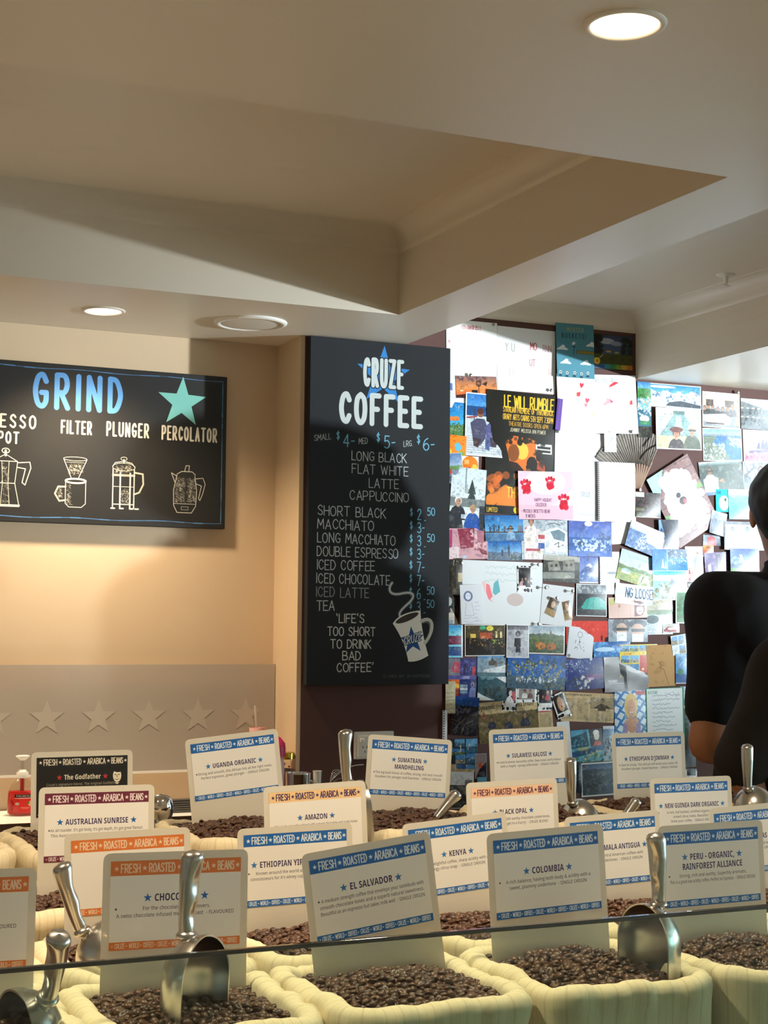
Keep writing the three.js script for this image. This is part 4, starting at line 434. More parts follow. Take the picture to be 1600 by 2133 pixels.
// ---------- the papers on the brown wall ----------
// one drawing program per paper; coordinates in hundredths of its width and height
function paint(c, ox, oy, W, Hh, program) {
  const base = Math.min(W, Hh); let X0 = ox, Y0 = oy, w = W, h = Hh;
  c.save(); c.beginPath(); c.rect(ox, oy, W, Hh); c.clip();
  const X = (a) => X0 + (a / 100) * w, Y = (a) => Y0 + (a / 100) * h, S = (a) => (a / 100) * base;
  const poly = (pts) => { c.beginPath(); pts.forEach((p, i) => { const [a, b] = p.split(',').map(Number); c[i ? 'lineTo' : 'moveTo'](X(a), Y(b)); }); };
  const ell = (x, y, rx, ry, t = 0) => { c.beginPath(); c.ellipse(X(x), Y(y), Math.max(0.3, (rx / 100) * w), Math.max(0.3, (ry / 100) * h), t, 0, 7); };
  for (const step of program.split(';')) {
    const m = /^([A-Za-z]\d?)(#\w+)?\s*(.*)$/.exec(step.trim()); if (!m) continue;
    const [, op, col = '#000', rest] = m, words = rest.split(/\s+/), n = words.map(Number);
    c.fillStyle = c.strokeStyle = col; c.lineCap = 'butt'; c.lineJoin = 'round'; c.globalAlpha = 1;
    if (op === 'B' || op === 'B2') c.fillRect(X0, Y0, w, h);
    else if (op === 'B3') c.fillRect(X0, Y(n[0]), w, Y0 + h - Y(n[0]));
    else if (op === 'F') { c.fillRect(X0, Y0, w, h); const d = S(n[0]) + 1; X0 += d; Y0 += d; w -= 2 * d; h -= 2 * d; c.beginPath(); c.rect(X0, Y0, w, h); c.clip(); c.fillStyle = '#8a939a'; c.fillRect(X0, Y0, w, h); }
    else if (op === 'G') { const g = c.createLinearGradient(0, Y(n[1]), 0, Y(n[2])); g.addColorStop(0, col); g.addColorStop(1, words[0]); c.fillStyle = g; c.fillRect(X0, Y(n[1]), w, Y(n[2]) - Y(n[1]) + 1); if (n[2] < 99) { c.fillStyle = words[0]; c.fillRect(X0, Y(n[2]), w, Y0 + h - Y(n[2])); } }
    else if (op === 'R') c.fillRect(X(n[0]), Y(n[1]), (n[2] / 100) * w, (n[3] / 100) * h);
    else if (op === 'E') { ell(n[0], n[1], n[2], n[3]); c.fill(); }
    else if (op === 'C') { c.lineWidth = S(n[0]); c.beginPath(); c.arc(X(n[1]), Y(n[2]), S(n[3]), 0, 7); c.stroke(); }
    else if (op === 'P') { poly(words); c.closePath(); c.fill(); }
    else if (op === 'L') { c.lineWidth = Math.max(0.6, S(n[0])); poly(words.slice(1)); c.stroke(); }
    else if (op === 'N') { for (let i = 0; i < n[0]; i++) { c.globalAlpha = rnd(0.45, 0.95); const r = S(n[5]) * rnd(0.25, 0.75); c.beginPath(); c.ellipse(X(n[1] + rnd(0, n[3])), Y(n[2] + rnd(0, n[4])), r * rnd(0.5, 1.3), r * rnd(0.35, 0.9), rnd(0, 3), 0, 7); c.fill(); } }
    else if (op === 'M') { c.beginPath(); c.moveTo(X0, Y0 + h); for (let i = 0; i <= 30; i++) c.lineTo(X0 + (w * i) / 30, Y(n[0] + n[1] * (noise(i * 0.21, n[2]) * 0.9 + noise(i * 0.7, n[2]) * 0.35))); c.lineTo(X0 + w, Y0 + h); c.fill(); }
    else if (op === 'H') { const r = S(n[2]), x = X(n[0]), y = Y(n[1]); c.fillStyle = words[5]; c.beginPath(); c.moveTo(x - r * 2.3, y + r * 4.6); c.quadraticCurveTo(x - r * 2.2, y + r * 1.5, x - r * 0.6, y + r * 1.15); c.lineTo(x + r * 0.6, y + r * 1.15); c.quadraticCurveTo(x + r * 2.2, y + r * 1.5, x + r * 2.3, y + r * 4.6); c.fill(); c.fillStyle = words[4]; c.beginPath(); c.ellipse(x, y - r * 0.18, r * 0.98, r * 1.1, 0, 0, 7); c.fill(); c.fillStyle = words[3]; c.fillRect(x - r * 0.35, y + r * 0.6, r * 0.7, r * 0.8); c.beginPath(); c.ellipse(x, y + r * 0.16, r * 0.74, r * 0.92, 0, 0, 7); c.fill(); c.fillStyle = '#3a2622'; c.fillRect(x - r * 0.42, y, r * 0.24, r * 0.13); c.fillRect(x + r * 0.18, y, r * 0.24, r * 0.13); c.fillRect(x - r * 0.25, y + r * 0.55, r * 0.5, r * 0.1); }
    else if (op === 'S') { const t = words.slice(3).join(' '), hh = (n[0] / 100) * h, max = X0 + w * 0.97 - X(n[1]), nat = letterWidth(t.toUpperCase()) * (hh / 6) * 0.62; letters(c, t, X(n[1]), Y(n[2]), hh, { color: col, weight: Math.max(0.9, hh * 0.12), width: Math.min(max, nat) }); }
    else if (op === 't') type(c, words.slice(3).join(' '), X(n[1]), Y(n[2]) + (n[0] / 200) * h, (n[0] / 100) * h, { color: col, bold: true, align: 'left', squeeze: 0.74, max: X0 + w - X(n[1]) });
    else if (op === 'V') { const t = words.slice(5).join(' '), hh = (n[0] / 100) * h; if (t !== 'x') type(c, t, X(n[1]), Y(n[2]), hh, { color: col, align: 'left', font: 'serif', max: X0 + w - X(n[1]) }); else { c.lineWidth = Math.max(0.7, hh * 0.16); for (let i = 0; i < n[4]; i++) { c.beginPath(); const y = Y(n[2]) + i * hh * 1.5; let x = X(n[1]); c.moveTo(x, y); const end = X0 + w * rnd(0.6, 0.92); while (x < end) { x += hh * rnd(0.25, 0.5); c.lineTo(x, y + hh * rnd(-0.4, 0.4)); } c.stroke(); } } }
    else if (op === 'K') { const y0 = n[1] ?? 0; c.lineWidth = Math.max(0.6, S(0.7)); for (let i = 1; i < n[0]; i++) { const y = Y(y0 + ((100 - y0) * i) / n[0]); c.beginPath(); c.moveTo(X0, y); c.lineTo(X0 + w, y); c.stroke(); } }
    else if (op === 'K2') for (let i = 0; i < n[4]; i++) c.fillRect(X(n[0] + (n[2] * i) / n[4]), Y(n[1]), ((n[2] / n[4]) * 0.5 * w) / 100, (n[3] / 100) * h);
    else if (op === 'K3') ['#3a5a8a', '#3a8aa0', '#3f8a4a', '#7a9a3a', '#c9a23a', '#c8762a'].forEach((q, i) => { c.fillStyle = q; c.fillRect(X(12 + i * 14.7), Y(n[0]), w * 0.15, (n[1] / 100) * h); });
    else if (op === 'K4') { c.globalAlpha = n[1] / 100; for (let i = 0; i < n[0]; i++) c.fillRect(X0, Y(5 + (92 * i) / n[0]), w, S(1.6)); }
    else if (op === 'K5') for (let i = 0; i < n[0]; i++) { c.beginPath(); const y = (100 * i) / n[0]; c.moveTo(X0, Y(y)); c.lineTo(X0 + w, Y(y + 4)); c.lineWidth = S(2.4); c.stroke(); }
    else if (op === 'J') { const [a, b, q, d] = n, hue = rnd(); c.fillStyle = hue < 0.5 ? '#4a90d0' : '#6ab0e0'; c.fillRect(X(a), Y(b), (q / 100) * w, (d / 100) * h); c.fillStyle = ['#5a7a4a', '#8a7a5a', '#3a6a8a', '#a8a090'][Math.floor(rnd(0, 4))]; c.fillRect(X(a), Y(b + d * 0.55), (q / 100) * w, (d * 0.45 / 100) * h); for (let i = 0; i < 14; i++) { c.fillStyle = ['#2f4a3a', '#d9d4c4', '#3a5a8a', '#6a5a4a'][i % 4]; c.globalAlpha = 0.8; c.fillRect(X(a + rnd(0, q * 0.85)), Y(b + d * rnd(0.35, 0.85)), (q * rnd(0.05, 0.16) / 100) * w, (d * rnd(0.08, 0.2) / 100) * h); } }
    else if (op === 'U') { c.fillStyle = '#131316'; for (let i = 0; i < n[0]; i++) { const side = i % 4, t = rnd(0, 100), [x, y] = side === 0 ? [t, 2] : side === 1 ? [98, t] : side === 2 ? [t, 90] : [2, t]; ell(x, y, rnd(5, 12), rnd(4, 8), rnd(0, 3)); c.fill(); } }
    else if (op === 'D') for (let i = 0; i < n[1]; i++) { c.fillStyle = '#5a5458'; c.beginPath(); c.arc(X(n[0]), Y(((i + 0.5) * 100) / n[1]), S(n[0] > 20 ? 12 : 1.9), 0, 7); c.fill(); }
    else if (op === 'I') { c.fillStyle = '#6a5c46'; const k = Math.max(4, Math.round((n[3] / 100) * h / 4)); for (let i = 0; i < k; i++) { c.globalAlpha = 0.55; c.fillRect(X(n[0]), Y(n[1] + (n[3] * i) / k), ((n[2] * rnd(0.8, 1)) / 100) * w, Math.max(1, (n[3] / k) * 0.42 * h / 100)); } }
    else if (op === 'A') { for (let i = 0; i < 9; i++) for (let j = 0; j < 9; j++) if ((i + j) % 2) { const x = X(i * 14 - 6), y = Y(j * 13 - 6); c.beginPath(); c.moveTo(x + S(10), y); c.lineTo(x + S(22), y + S(6)); c.lineTo(x + S(14), y + S(20)); c.lineTo(x, y + S(12)); c.fill(); } }
    else if (op === 'X') { const [x, y, s] = n, reds = ['#d0112e', '#e02040', '#b80e28']; for (let i = 0; i < 16; i++) { c.globalAlpha = rnd(0.6, 1); c.fillStyle = reds[i % 3]; ell(x + rnd(-0.35, 0.35) * s, y + rnd(0, 0.9) * s, s * rnd(0.25, 0.42), s * rnd(0.25, 0.45), rnd(0, 3)); c.fill(); } c.globalAlpha = 1; for (let i = 0; i < 4; i++) { c.fillStyle = reds[i % 3]; ell(x + (i - 1.5) * s * 0.36, y - s * (0.55 + (i % 3 ? 0.25 : 0)), s * 0.2, s * 0.36, (i - 1.5) * 0.25); c.fill(); } }
    else if (op === 'Y') { const x = X(n[0]), y = Y(n[1]), s = S(n[2]); c.beginPath(); c.moveTo(x - s * 0.3, y + s * 1.1); c.bezierCurveTo(x - s * 1.4, y - s * 0.6, x - s * 0.4, y - s * 1.2, x, y - s * 0.3); c.bezierCurveTo(x + s * 0.8, y - s * 1.2, x + s * 1.4, y - s * 0.1, x - s * 0.3, y + s * 1.1); c.fill(); }
    else if (op === 'Z') { c.fillStyle = '#dfe8ea'; for (const [a, b, r] of [[0, 0, 7], [-7, 1.5, 4.5], [7, 1.5, 5], [2, -3, 5], [-12, 2.5, 2.4], [12, 2.5, 2.4]]) { c.beginPath(); c.ellipse(X(n[0] + a), Y(n[1] + b), S(r), S(r * 0.62), 0, 0, 7); c.fill(); } }
    else if (op === 'Q') { const x = X(n[0]), y = Y(n[1]), s = S(1.9); c.strokeStyle = '#12303f'; c.lineWidth = s * 0.6; c.beginPath(); c.moveTo(x, y); c.lineTo(x - s, y + s * 5); c.stroke(); c.fillStyle = '#12303f'; c.beginPath(); c.ellipse(x - s * 0.6, y + s * 4, s * 2.6, s * 0.9, 0, 0, 7); c.fill(); for (let i = 0; i < 5; i++) { c.fillStyle = '#e4ecec'; c.beginPath(); c.ellipse(x + Math.cos(i * 1.26) * s * 1.5, y + Math.sin(i * 1.26) * s * 1.5, s, s, 0, 0, 7); c.fill(); c.lineWidth = s * 0.35; c.stroke(); } }
  }
  c.restore();
}
const ATLAS = 2048, DENSITY = 1480, atlases = [];
let shelf = null;
function room(w, h) { // a place on an atlas for a w x h picture
  for (;;) {
    if (!shelf) { const [cv, c] = canvas(ATLAS, ATLAS); c.fillStyle = '#e8e8e8'; c.fillRect(0, 0, ATLAS, ATLAS); shelf = { cv, c, x: 2, y: 2, h: 0, k: atlases.length }; atlases.push(cv); }
    if (shelf.x + w + 2 > ATLAS) { shelf.x = 2; shelf.y += shelf.h + 4; shelf.h = 0; }
    if (shelf.y + h + 2 > ATLAS) { shelf = null; continue; }
    const r = { c: shelf.c, k: shelf.k, x: shelf.x, y: shelf.y }; shelf.x += w + 4; shelf.h = Math.max(shelf.h, h); return r;
  }
}
const byHeight = WALL_PAPERS.map((p, i) => [i, p[5]]).sort((a, b) => b[1] - a[1]).map((p) => p[0]), places = [];
for (const i of byHeight) { const p = WALL_PAPERS[i], w = Math.round(p[4] * DENSITY), h = Math.round(p[5] * DENSITY); places[i] = { ...room(w, h), w, h }; }
for (const i of WALL_PAPERS.keys()) {
  const r = places[i], c = r.c; seed = 1000 + i * 77; paint(c, r.x - 2, r.y - 2, r.w + 4, r.h + 4, WALL_PAPERS[i][8]);
  if (!/photo|postcard|clipping/.test(WALL_PAPERS[i][0])) continue;
  const framed = /^F|;F/.test(WALL_PAPERS[i][8]) ? 7 : 0; c.save(); c.beginPath(); c.rect(r.x + framed, r.y + framed, r.w - framed * 2, r.h - framed * 2); c.clip();   // printed grain and blotches
  for (let k = 0; k < r.w * r.h / 45; k++) { c.fillStyle = ['#fff', '#000', '#2a3a5a', '#c9b48a'][k % 4]; c.globalAlpha = rnd(0.03, 0.17); const s = rnd() < 0.12 ? rnd(4, 14) : rnd(1, 4); c.beginPath(); c.ellipse(r.x + rnd(0, r.w), r.y + rnd(0, r.h), s * rnd(0.6, 1.6), s * rnd(0.4, 1), rnd(0, 3), 0, 7); c.fill(); }
  c.restore();
}
const paperMats = atlases.map((cv) => { const t = texture(cv); return { gloss: phys('#ffffff', 0.24, { map: t }), matte: std('#ffffff', 0.85, { map: t }) }; });
const KINDS = { photograph: 'photograph', postcard: 'postcard', 'instant photo': 'photograph', 'identity photo': 'photograph', 'newspaper clipping': 'clipping', 'notebook page': 'paper', envelope: 'card', scrap: 'paper', letter: 'letter' };
seed = 42;
WALL_PAPERS.forEach(([kind, label, x, y, w, h, turn, layer], i) => {
  const r = places[i], g = new THREE.BoxGeometry(w, h, 0.0005, 6, 6, 1), p = g.attributes.position, uv = g.attributes.uv;
  const glossy = /photo|postcard|poster|print|sticker|banknote/.test(kind), bend = rnd(0.0006, 0.0022), corner = rnd() < 0.5 ? -1 : 1, lift = rnd(0, 0.0028) * (layer > 4 ? 1 : 0.5), wave = kind === 'poster' && w > 0.1 ? 0.004 : 0;
  for (let k = 0; k < p.count; k++) {
    const u = p.getX(k) / w + 0.5, v = p.getY(k) / h + 0.5;
    uv.setXY(k, (r.x + u * r.w) / ATLAS, 1 - (r.y + (1 - v) * r.h) / ATLAS);
    const e = Math.max(0, (1 - v) * 0.7 + (corner > 0 ? u : 1 - u) * 0.7 - 0.7);
    p.setZ(k, p.getZ(k) + bend * Math.sin(u * Math.PI) * Math.sin(v * Math.PI) + lift * e * e * 3 + wave * (0.5 + 0.5 * Math.sin(v * 9 + u * 5)));
  }
  g.computeVertexNormals();
  single(kind.replace(' ', '_'), g, paperMats[r.k][glossy ? 'gloss' : 'matte'], label, KINDS[kind] ?? kind, [x, y, ZP + 0.0014 + layer * 0.0012], [0, 0, THREE.MathUtils.degToRad(turn)]);
});
{ // folding fan
  const g = thing('paper_fan', 'opened folding fan with wooden sticks and a dark striped paper leaf', 'fan', [2.576, 1.853, ZP + 0.0052]);
  const [cv, c] = canvas(256, 128); c.fillStyle = '#8f8780'; c.fillRect(0, 0, 256, 128);
  for (let i = 0; i < 260; i++) { c.fillStyle = i % 3 ? '#a8a098' : '#4a4644'; c.globalAlpha = rnd(0.2, 0.7); c.fillRect(rnd(0, 256), rnd(0, 128), rnd(1, 5), rnd(6, 40)); }
  c.globalAlpha = 1; c.strokeStyle = '#1a1818'; c.lineWidth = 7; c.beginPath(); c.moveTo(176, 110); c.quadraticCurveTo(210, 70, 250, 30); c.moveTo(190, 60); c.lineTo(212, 20); c.stroke();
  const n = 26, a0 = 2.62, a1 = 1.10, ri = 0.078, ro = 0.176;
  mesh('leaf', gridGeo(n * 2, 6, (u, v) => { const a = a0 + (a1 - a0) * u, r = ri + (ro - ri) * v, i = Math.round(u * n * 2); return [Math.cos(a) * r, Math.sin(a) * r, (i % 2 ? 0.0022 : -0.0006)]; }), std('#ffffff', 0.85, { map: texture(cv), side: THREE.DoubleSide, flatShading: true }), g);
  const stick = new THREE.BoxGeometry(0.0052, 0.098, 0.0007).translate(0, 0.047, 0), wood = std('#8f6a4c', 0.55);
  for (let k = 0; k <= 13; k++) { const a = a0 + (a1 - a0) * (k / 13); mesh('stick', stick, wood, g, [0, 0, -0.004 + k * 0.0003], [0, 0, a - Math.PI / 2]); }
  mesh('rivet', new THREE.CylinderGeometry(0.004, 0.004, 0.009, 16).rotateX(Math.PI / 2), M.steel, g, [0, 0, -0.001]);
}
for (const [x, y, d, label] of [[2.081, 2.302, 0.006, 'flat grey pin at the top of the ruled white sheet'], [2.008, 2.151, 0.008, 'grey pin above the orange sunset postcard'], [2.271, 2.127, 0.006, 'grey pin beside the purple scrap'], [2.543, 2.023, 0.012, 'grey pin at the lower right of the hearts drawing'], [1.981, 1.623, 0.010, 'grey pin at the top left of the big crayon drawing'], [2.226, 1.624, 0.012, 'grey pin at the top right of the big crayon drawing'], [2.227, 1.456, 0.012, 'grey pin at the bottom right of the big crayon drawing'], [2.931, 2.168, 0.008, 'grey pin over the restaurant group photo'], [2.248, 1.559, 0.016, 'grey pin at the left of the identity photo sheet'], [2.337, 1.551, 0.016, 'grey pin at the right of the identity photo sheet'], [2.283, 1.530, 0.018, 'grey pin between the two identity photos'], [2.328, 1.198, 0.016, 'grey pin at the corner of the tilted instant photo']])
  single('push_pin', lathe([[0, 0.003], [0.0035, 0.0028], [0.0048, 0.0018], [0.005, 0.0004], [0.0012, 0], [0.0005, -d]], 18).rotateX(Math.PI / 2), M.steel, label, 'pin', [x, y, ZP + d + 0.0022]);

// ---------- the bean counter ----------
{
  const g = thing('bean_counter', 'dark counter with stepped shelves under the bean baskets', 'counter');
  mesh('cabinet', box(-0.7, 2.35, 0, 0.90, -2.50, -1.385), M.wood, g);
  for (const [z0, z1, y] of [[-1.675, -1.39, 0.932], [-1.935, -1.68, 0.932], [-2.195, -1.94, 0.957], [-2.50, -2.20, 0.992]]) mesh('step', box(-0.7, 2.35, 0.9, y, z0, z1), M.wood, g);
  const s = thing('glass_screen', 'clear glass screen standing in front of the bean baskets', 'glass screen', [0.8, 0.0, -1.362]);
  mesh('pane', box(-1.45, 1.5, 0.72, 1.1492, -0.003, 0.003), M.glass, s);
  mesh('polished_edge', new RoundedBoxGeometry(2.95, 0.0042, 0.0064, 2, 0.001), M.glassEdge, s, [0.025, 1.1513, 0]);
  mesh('clip_rail', box(-1.45, 1.5, 0.70, 0.73, -0.0215, 0.012), M.steel, s);
}
// a cloth-lined basket; w x d outside, rim height above its base
function basket(x0, x1, z0, z1, base, rim, label, k) {
  const g = thing('bean_basket', label, 'basket', [(x0 + x1) / 2, base, (z0 + z1) / 2]), hx = (x1 - x0) / 2 - 0.0165, hz = (z1 - z0) / 2 - 0.0165, r = 0.03, top = rim - base;
  const per = [], N = 168; // centre line of the rolled rim
  { const pts = [], arc = (cx, cz, a) => { for (let i = 0; i <= 8; i++) { const t = a + (i / 8) * Math.PI / 2; pts.push([cx + Math.cos(t) * r, cz + Math.sin(t) * r]); } }; arc(hx - r, hz - r, 0); arc(-hx + r, hz - r, Math.PI / 2); arc(-hx + r, -hz + r, Math.PI); arc(hx - r, -hz + r, Math.PI * 1.5); pts.push(pts[0]);
    const len = [0]; for (let i = 1; i < pts.length; i++) len.push(len[i - 1] + Math.hypot(pts[i][0] - pts[i - 1][0], pts[i][1] - pts[i - 1][1])); const L = len.at(-1);
    for (let i = 0; i <= N; i++) { const s = (i / N) * L; let j = 1; while (j < len.length - 1 && len[j] < s) j++; const t = (s - len[j - 1]) / (len[j] - len[j - 1] || 1), a = pts[j - 1], b = pts[j]; const dx = b[0] - a[0], dz = b[1] - a[1], l = Math.hypot(dx, dz) || 1; per.push([a[0] + dx * t, a[1] + dz * t, dz / l, -dx / l, s]); } per.L = L; }
  const prof = [[-0.011, -0.085], [-0.0115, -0.05], [-0.013, -0.026], [-0.0145, -0.014], [-0.0125, -0.005], [-0.008, -0.0005], [-0.001, 0.001], [0.006, -0.0005], [0.0115, -0.005], [0.0135, -0.013], [0.0125, -0.022], [0.0095, -0.034], [0.0085, -0.06], [0.008, -top + 0.004]];
  const geo = gridGeo(N, prof.length - 1, (u, v) => {
    const i = Math.round(u * N) % N, p = per[i], j = Math.round(v * (prof.length - 1)), [o, y] = prof[j], roll = j > 2 && j < 11 ? 1 : 0.35;
    const th = (i / N) * Math.PI * 2, cx = Math.cos(th) * 5 + k * 3.1, cz = Math.sin(th) * 5;
    const fold = noise(cx * 0.9, cz * 0.9, k + j * 0.05) * 0.0046 + noise(cx * 2.6, cz * 2.6, k + 9 + j * 0.12) * 0.0024, sag = noise(cx * 0.5, cz * 0.5, k + 3) * 0.007, gather = noise(cx * 4.2, cz * 4.2, j * 0.4) * 0.0007;
    const off = o * (1 + (roll > 0.5 ? fold * 34 : 0)) + fold * (o > 0 ? roll : roll * 0.6) + gather * roll;
    return [p[0] + p[2] * off, top + y + (j > 1 && j < 12 ? sag + fold * 0.7 : 0), p[1] + p[3] * off];
  }, true, [Math.round(per.L / 0.075), 1]);
  mesh('cloth_liner', geo, M.liner, g).material.side = THREE.DoubleSide;
  const inner = new THREE.ExtrudeGeometry(rounded(hx * 2, hz * 2, 0.025), { depth: top - 0.03, bevelEnabled: false, curveSegments: 6 }); const hole = rounded(hx * 2 - 0.008, hz * 2 - 0.008, 0.022);
  const sh = rounded(hx * 2, hz * 2, 0.025); sh.holes.push(hole); inner.dispose();
  mesh('basket_wall', new THREE.ExtrudeGeometry(sh, { depth: top - 0.024, bevelEnabled: false, curveSegments: 6 }).rotateX(-Math.PI / 2), M.wicker, g);
  mesh('basket_floor', new THREE.ExtrudeGeometry(rounded(hx * 2 - 0.008, hz * 2 - 0.008, 0.022), { depth: 0.006, bevelEnabled: false }).rotateX(-Math.PI / 2), M.wicker, g, [0, 0.001, 0]);
  return { x: (x0 + x1) / 2, z: (z0 + z1) / 2, hx: hx - 0.012, hz: hz - 0.012, rim };
}
// one roasted bean: a flattened half ellipsoid with a creased flat side
const beanGeo = (() => { const g = gridGeo(12, 8, (u, v) => { const a = u * Math.PI * 2, b = v * Math.PI - Math.PI / 2, x = Math.cos(b) * Math.cos(a), z = Math.cos(b) * Math.sin(a); let y = Math.sin(b); y = y > 0 ? y * 0.0036 : y * 0.0018 + 0.0014 * Math.exp(-Math.pow(z * 4.5, 2)) * (1 - Math.abs(x)); return [x * 0.0058, y, z * 0.0043]; }, true); return g; })();
const beanMats = ['#4a3022', '#553826', '#3f281c', '#5f4230'].map((c) => phys(c, 0.42, { sheen: 0.2 }));
const beanMound = std('#4a3022', 0.7), picked = [];
function beans(b, label, { level = -0.012, peak = 0.016, px = 0, pz = -0.3, k = 0, keep = 0, shown = true, keepLabel } = {}) {
  const g = new THREE.Group(); g.name = numbered('coffee_beans'); g.userData.kind = 'stuff'; tag(g, label, 'coffee beans'); g.position.set(b.x, b.rim, b.z); scene.add(g);
  const surf = (x, z) => { const u = x / b.hx - px, v = z / b.hz - pz; return level + peak * Math.exp(-(u * u + v * v) * 0.9) - 0.004 * (Math.abs(x / b.hx) ** 4 + Math.abs(z / b.hz) ** 4) + 0.004 * noise(x * 22 + k, z * 22, k); };
  mesh('bean_mound', gridGeo(20, 20, (u, v) => { const x = (u * 2 - 1) * b.hx, z = (1 - v * 2) * b.hz; return [x, surf(x, z) - 0.005, z]; }), beanMound, g);
  mesh('bean_mass', box(-b.hx + 0.012, b.hx - 0.012, -0.095, level - 0.014, -b.hz + 0.012, b.hz - 0.012), beanMound, g);
  const m4 = [], step = 0.0074, e = new THREE.Euler(), q = new THREE.Quaternion(), sc = new THREE.Vector3(), ps = new THREE.Vector3();
  for (let layer = 0; layer < 2; layer++) for (let x = -b.hx + 0.004; x < b.hx - 0.003; x += step) for (let z = -b.hz + 0.004; z < b.hz - 0.003; z += step * 0.92) {
    if (layer && rnd() < 0.45) continue;
    const X = x + rnd(-0.003, 0.003), Z = z + rnd(-0.003, 0.003); e.set(rnd(-0.55, 0.55) + (rnd() < 0.35 ? Math.PI : 0), rnd(0, 6.3), rnd(-0.55, 0.55)); q.setFromEuler(e); const s = rnd(0.86, 1.16); sc.set(s, s * rnd(0.95, 1.2), s);
    ps.set(X, surf(X, Z) + layer * 0.0038 + rnd(-0.0012, 0.0014), Z); m4.push([new THREE.Matrix4().compose(ps.clone(), q.clone(), sc.clone()), ps.clone(), layer]);
  }
  if (keep) { // the largest in view become things of their own
    const eye = camera.position, pool = m4.filter((m) => m[2] === 1).sort((a, c) => a[1].clone().add(g.position).distanceTo(eye) - c[1].clone().add(g.position).distanceTo(eye)).filter((m) => m[1].z < b.hz - 0.014 && Math.abs(m[1].x) < b.hx - 0.012).slice(0, keep);
    for (const m of pool) { m4.splice(m4.indexOf(m), 1); const o = single('coffee_bean', beanGeo, beanMats[Math.floor(rnd(0, 4))], keepLabel, 'coffee bean', undefined, undefined, keepLabel); m[0].decompose(o.position, o.quaternion, o.scale); o.position.add(g.position); }
  }
  beanMats.forEach((mat, c) => { const mine = m4.filter((_, i) => i % 4 === c), im = new THREE.InstancedMesh(beanGeo, mat, mine.length); im.name = 'bean_heap'; im.userData.kind = 'stuff'; im.castShadow = im.receiveShadow = true; mine.forEach((m, i) => im.setMatrixAt(i, m[0])); g.add(im); });
}

// ---------- bean cards ----------
const CW = 512, CH = 326, [cardCanvas, cc] = canvas(2048, 2048); let cardCount = 0;
const BANDS = { blue: ['#0f63b3', '#e9f0f6', '#2f73b8'], maroon: ['#6a1c38', '#f0e6e2', '#1f62b0'], orange: ['#e07a34', '#f4d9bd', '#1f62b0'], cream: ['#f3cd95', '#3a1f5a', '#2f6ab0'], peach: ['#f6c9a4', '#5a1838', '#2f6ab0'], black: ['#0b0a0a', '#f0e8d6', '#c9242c'] };
function drawCard(theme, titles, lines) {
  const i = cardCount++, x = (i % 4) * CW, y = Math.floor(i / 4) * 400, c = cc, [band, on, starCol] = BANDS[theme], dark = theme === 'black';
  c.fillStyle = dark ? '#0b0a0a' : '#f2efe8'; c.fillRect(x, y, CW, CH);
  c.fillStyle = band; c.fillRect(x, y, CW, 54); c.fillRect(x, y + CH - 30, CW, 30);
  const words = ['FRESH', 'ROASTED', 'ARABICA', 'BEANS'], ends = [[40, 112], [148, 248], [284, 384], [420, 484]];
  words.forEach((w, k) => { letters(c, w, x + ends[k][0], y + 12, 31, { weight: 4.6, color: on, width: ends[k][1] - ends[k][0], gap: 1.5 }); star(c, x + ends[k][0] - 18, y + 28, 11, on); }); star(c, x + 499, y + 28, 11, on);
  const foot = ['CRUZE', 'WORLD', 'COFFEES']; for (let k = 0; k < 9; k++) { letters(c, foot[k % 3], x + 22 + k * 55, y + CH - 24, 17, { weight: 2.4, color: on, width: 38, gap: 1.2 }); star(c, x + 12 + k * 55, y + CH - 15, 4.5, on); }
  const ink = dark ? '#efe6d0' : '#26184e'; let ty = y + (titles.length > 1 ? 112 : dark ? 112 : lines.length > 2 ? 128 : 138);
  titles.forEach((t, k) => {
    c.font = 'bold 38px sans-serif'; const w = Math.min(c.measureText(t).width * 0.78, 380);
    type(c, t, x + CW / 2, ty, 38, { bold: true, color: ink, squeeze: 0.78, max: 380 });
    if (k === 0) { star(c, x + CW / 2 - w / 2 - 26, ty, 17, starCol); star(c, x + CW / 2 + w / 2 + 26, ty, 17, starCol); }
    ty += 42;
  });
  lines.forEach((t) => { const s = t.startsWith('*'); type(c, t.replace(/\*/g, s ? ' ' : ' '), x + CW / 2, ty - 4, 19, { color: dark ? '#b9b09c' : '#3a3438', max: 462 }); if (s) star(c, x + CW / 2 - Math.min(231, c.measureText(t).width * 0.9) - 2, ty - 4, 6, dark ? '#b9b09c' : '#2a2428'); ty += 25; });
  if (dark) { // a small black and white face in the corner
    const fx = x + 452, fy = y + 112; c.fillStyle = '#efe6d0'; c.beginPath(); c.ellipse(fx, fy, 24, 36, 0, 0, 7); c.fill(); c.fillStyle = '#0b0a0a'; c.beginPath(); c.ellipse(fx + 2, fy - 32, 25, 13, 0.1, 0, 7); c.fill(); c.fillRect(fx - 15, fy - 8, 11, 4); c.fillRect(fx + 4, fy - 8, 11, 4); c.fillRect(fx - 2, fy - 2, 4, 10); c.beginPath(); c.ellipse(fx, fy + 17, 12, 6, 0, 0, Math.PI); c.fill(); c.fillStyle = '#efe6d0'; c.fillRect(fx - 8, fy + 17, 16, 3); c.beginPath(); c.moveTo(fx - 14, fy + 38); c.lineTo(fx, fy + 48); c.lineTo(fx + 14, fy + 38); c.fill();
  }
  return [x / 2048, 1 - (y + CH) / 2048, CW / 2048, CH / 2048];
}
const so = '- SINGLE ORIGIN';
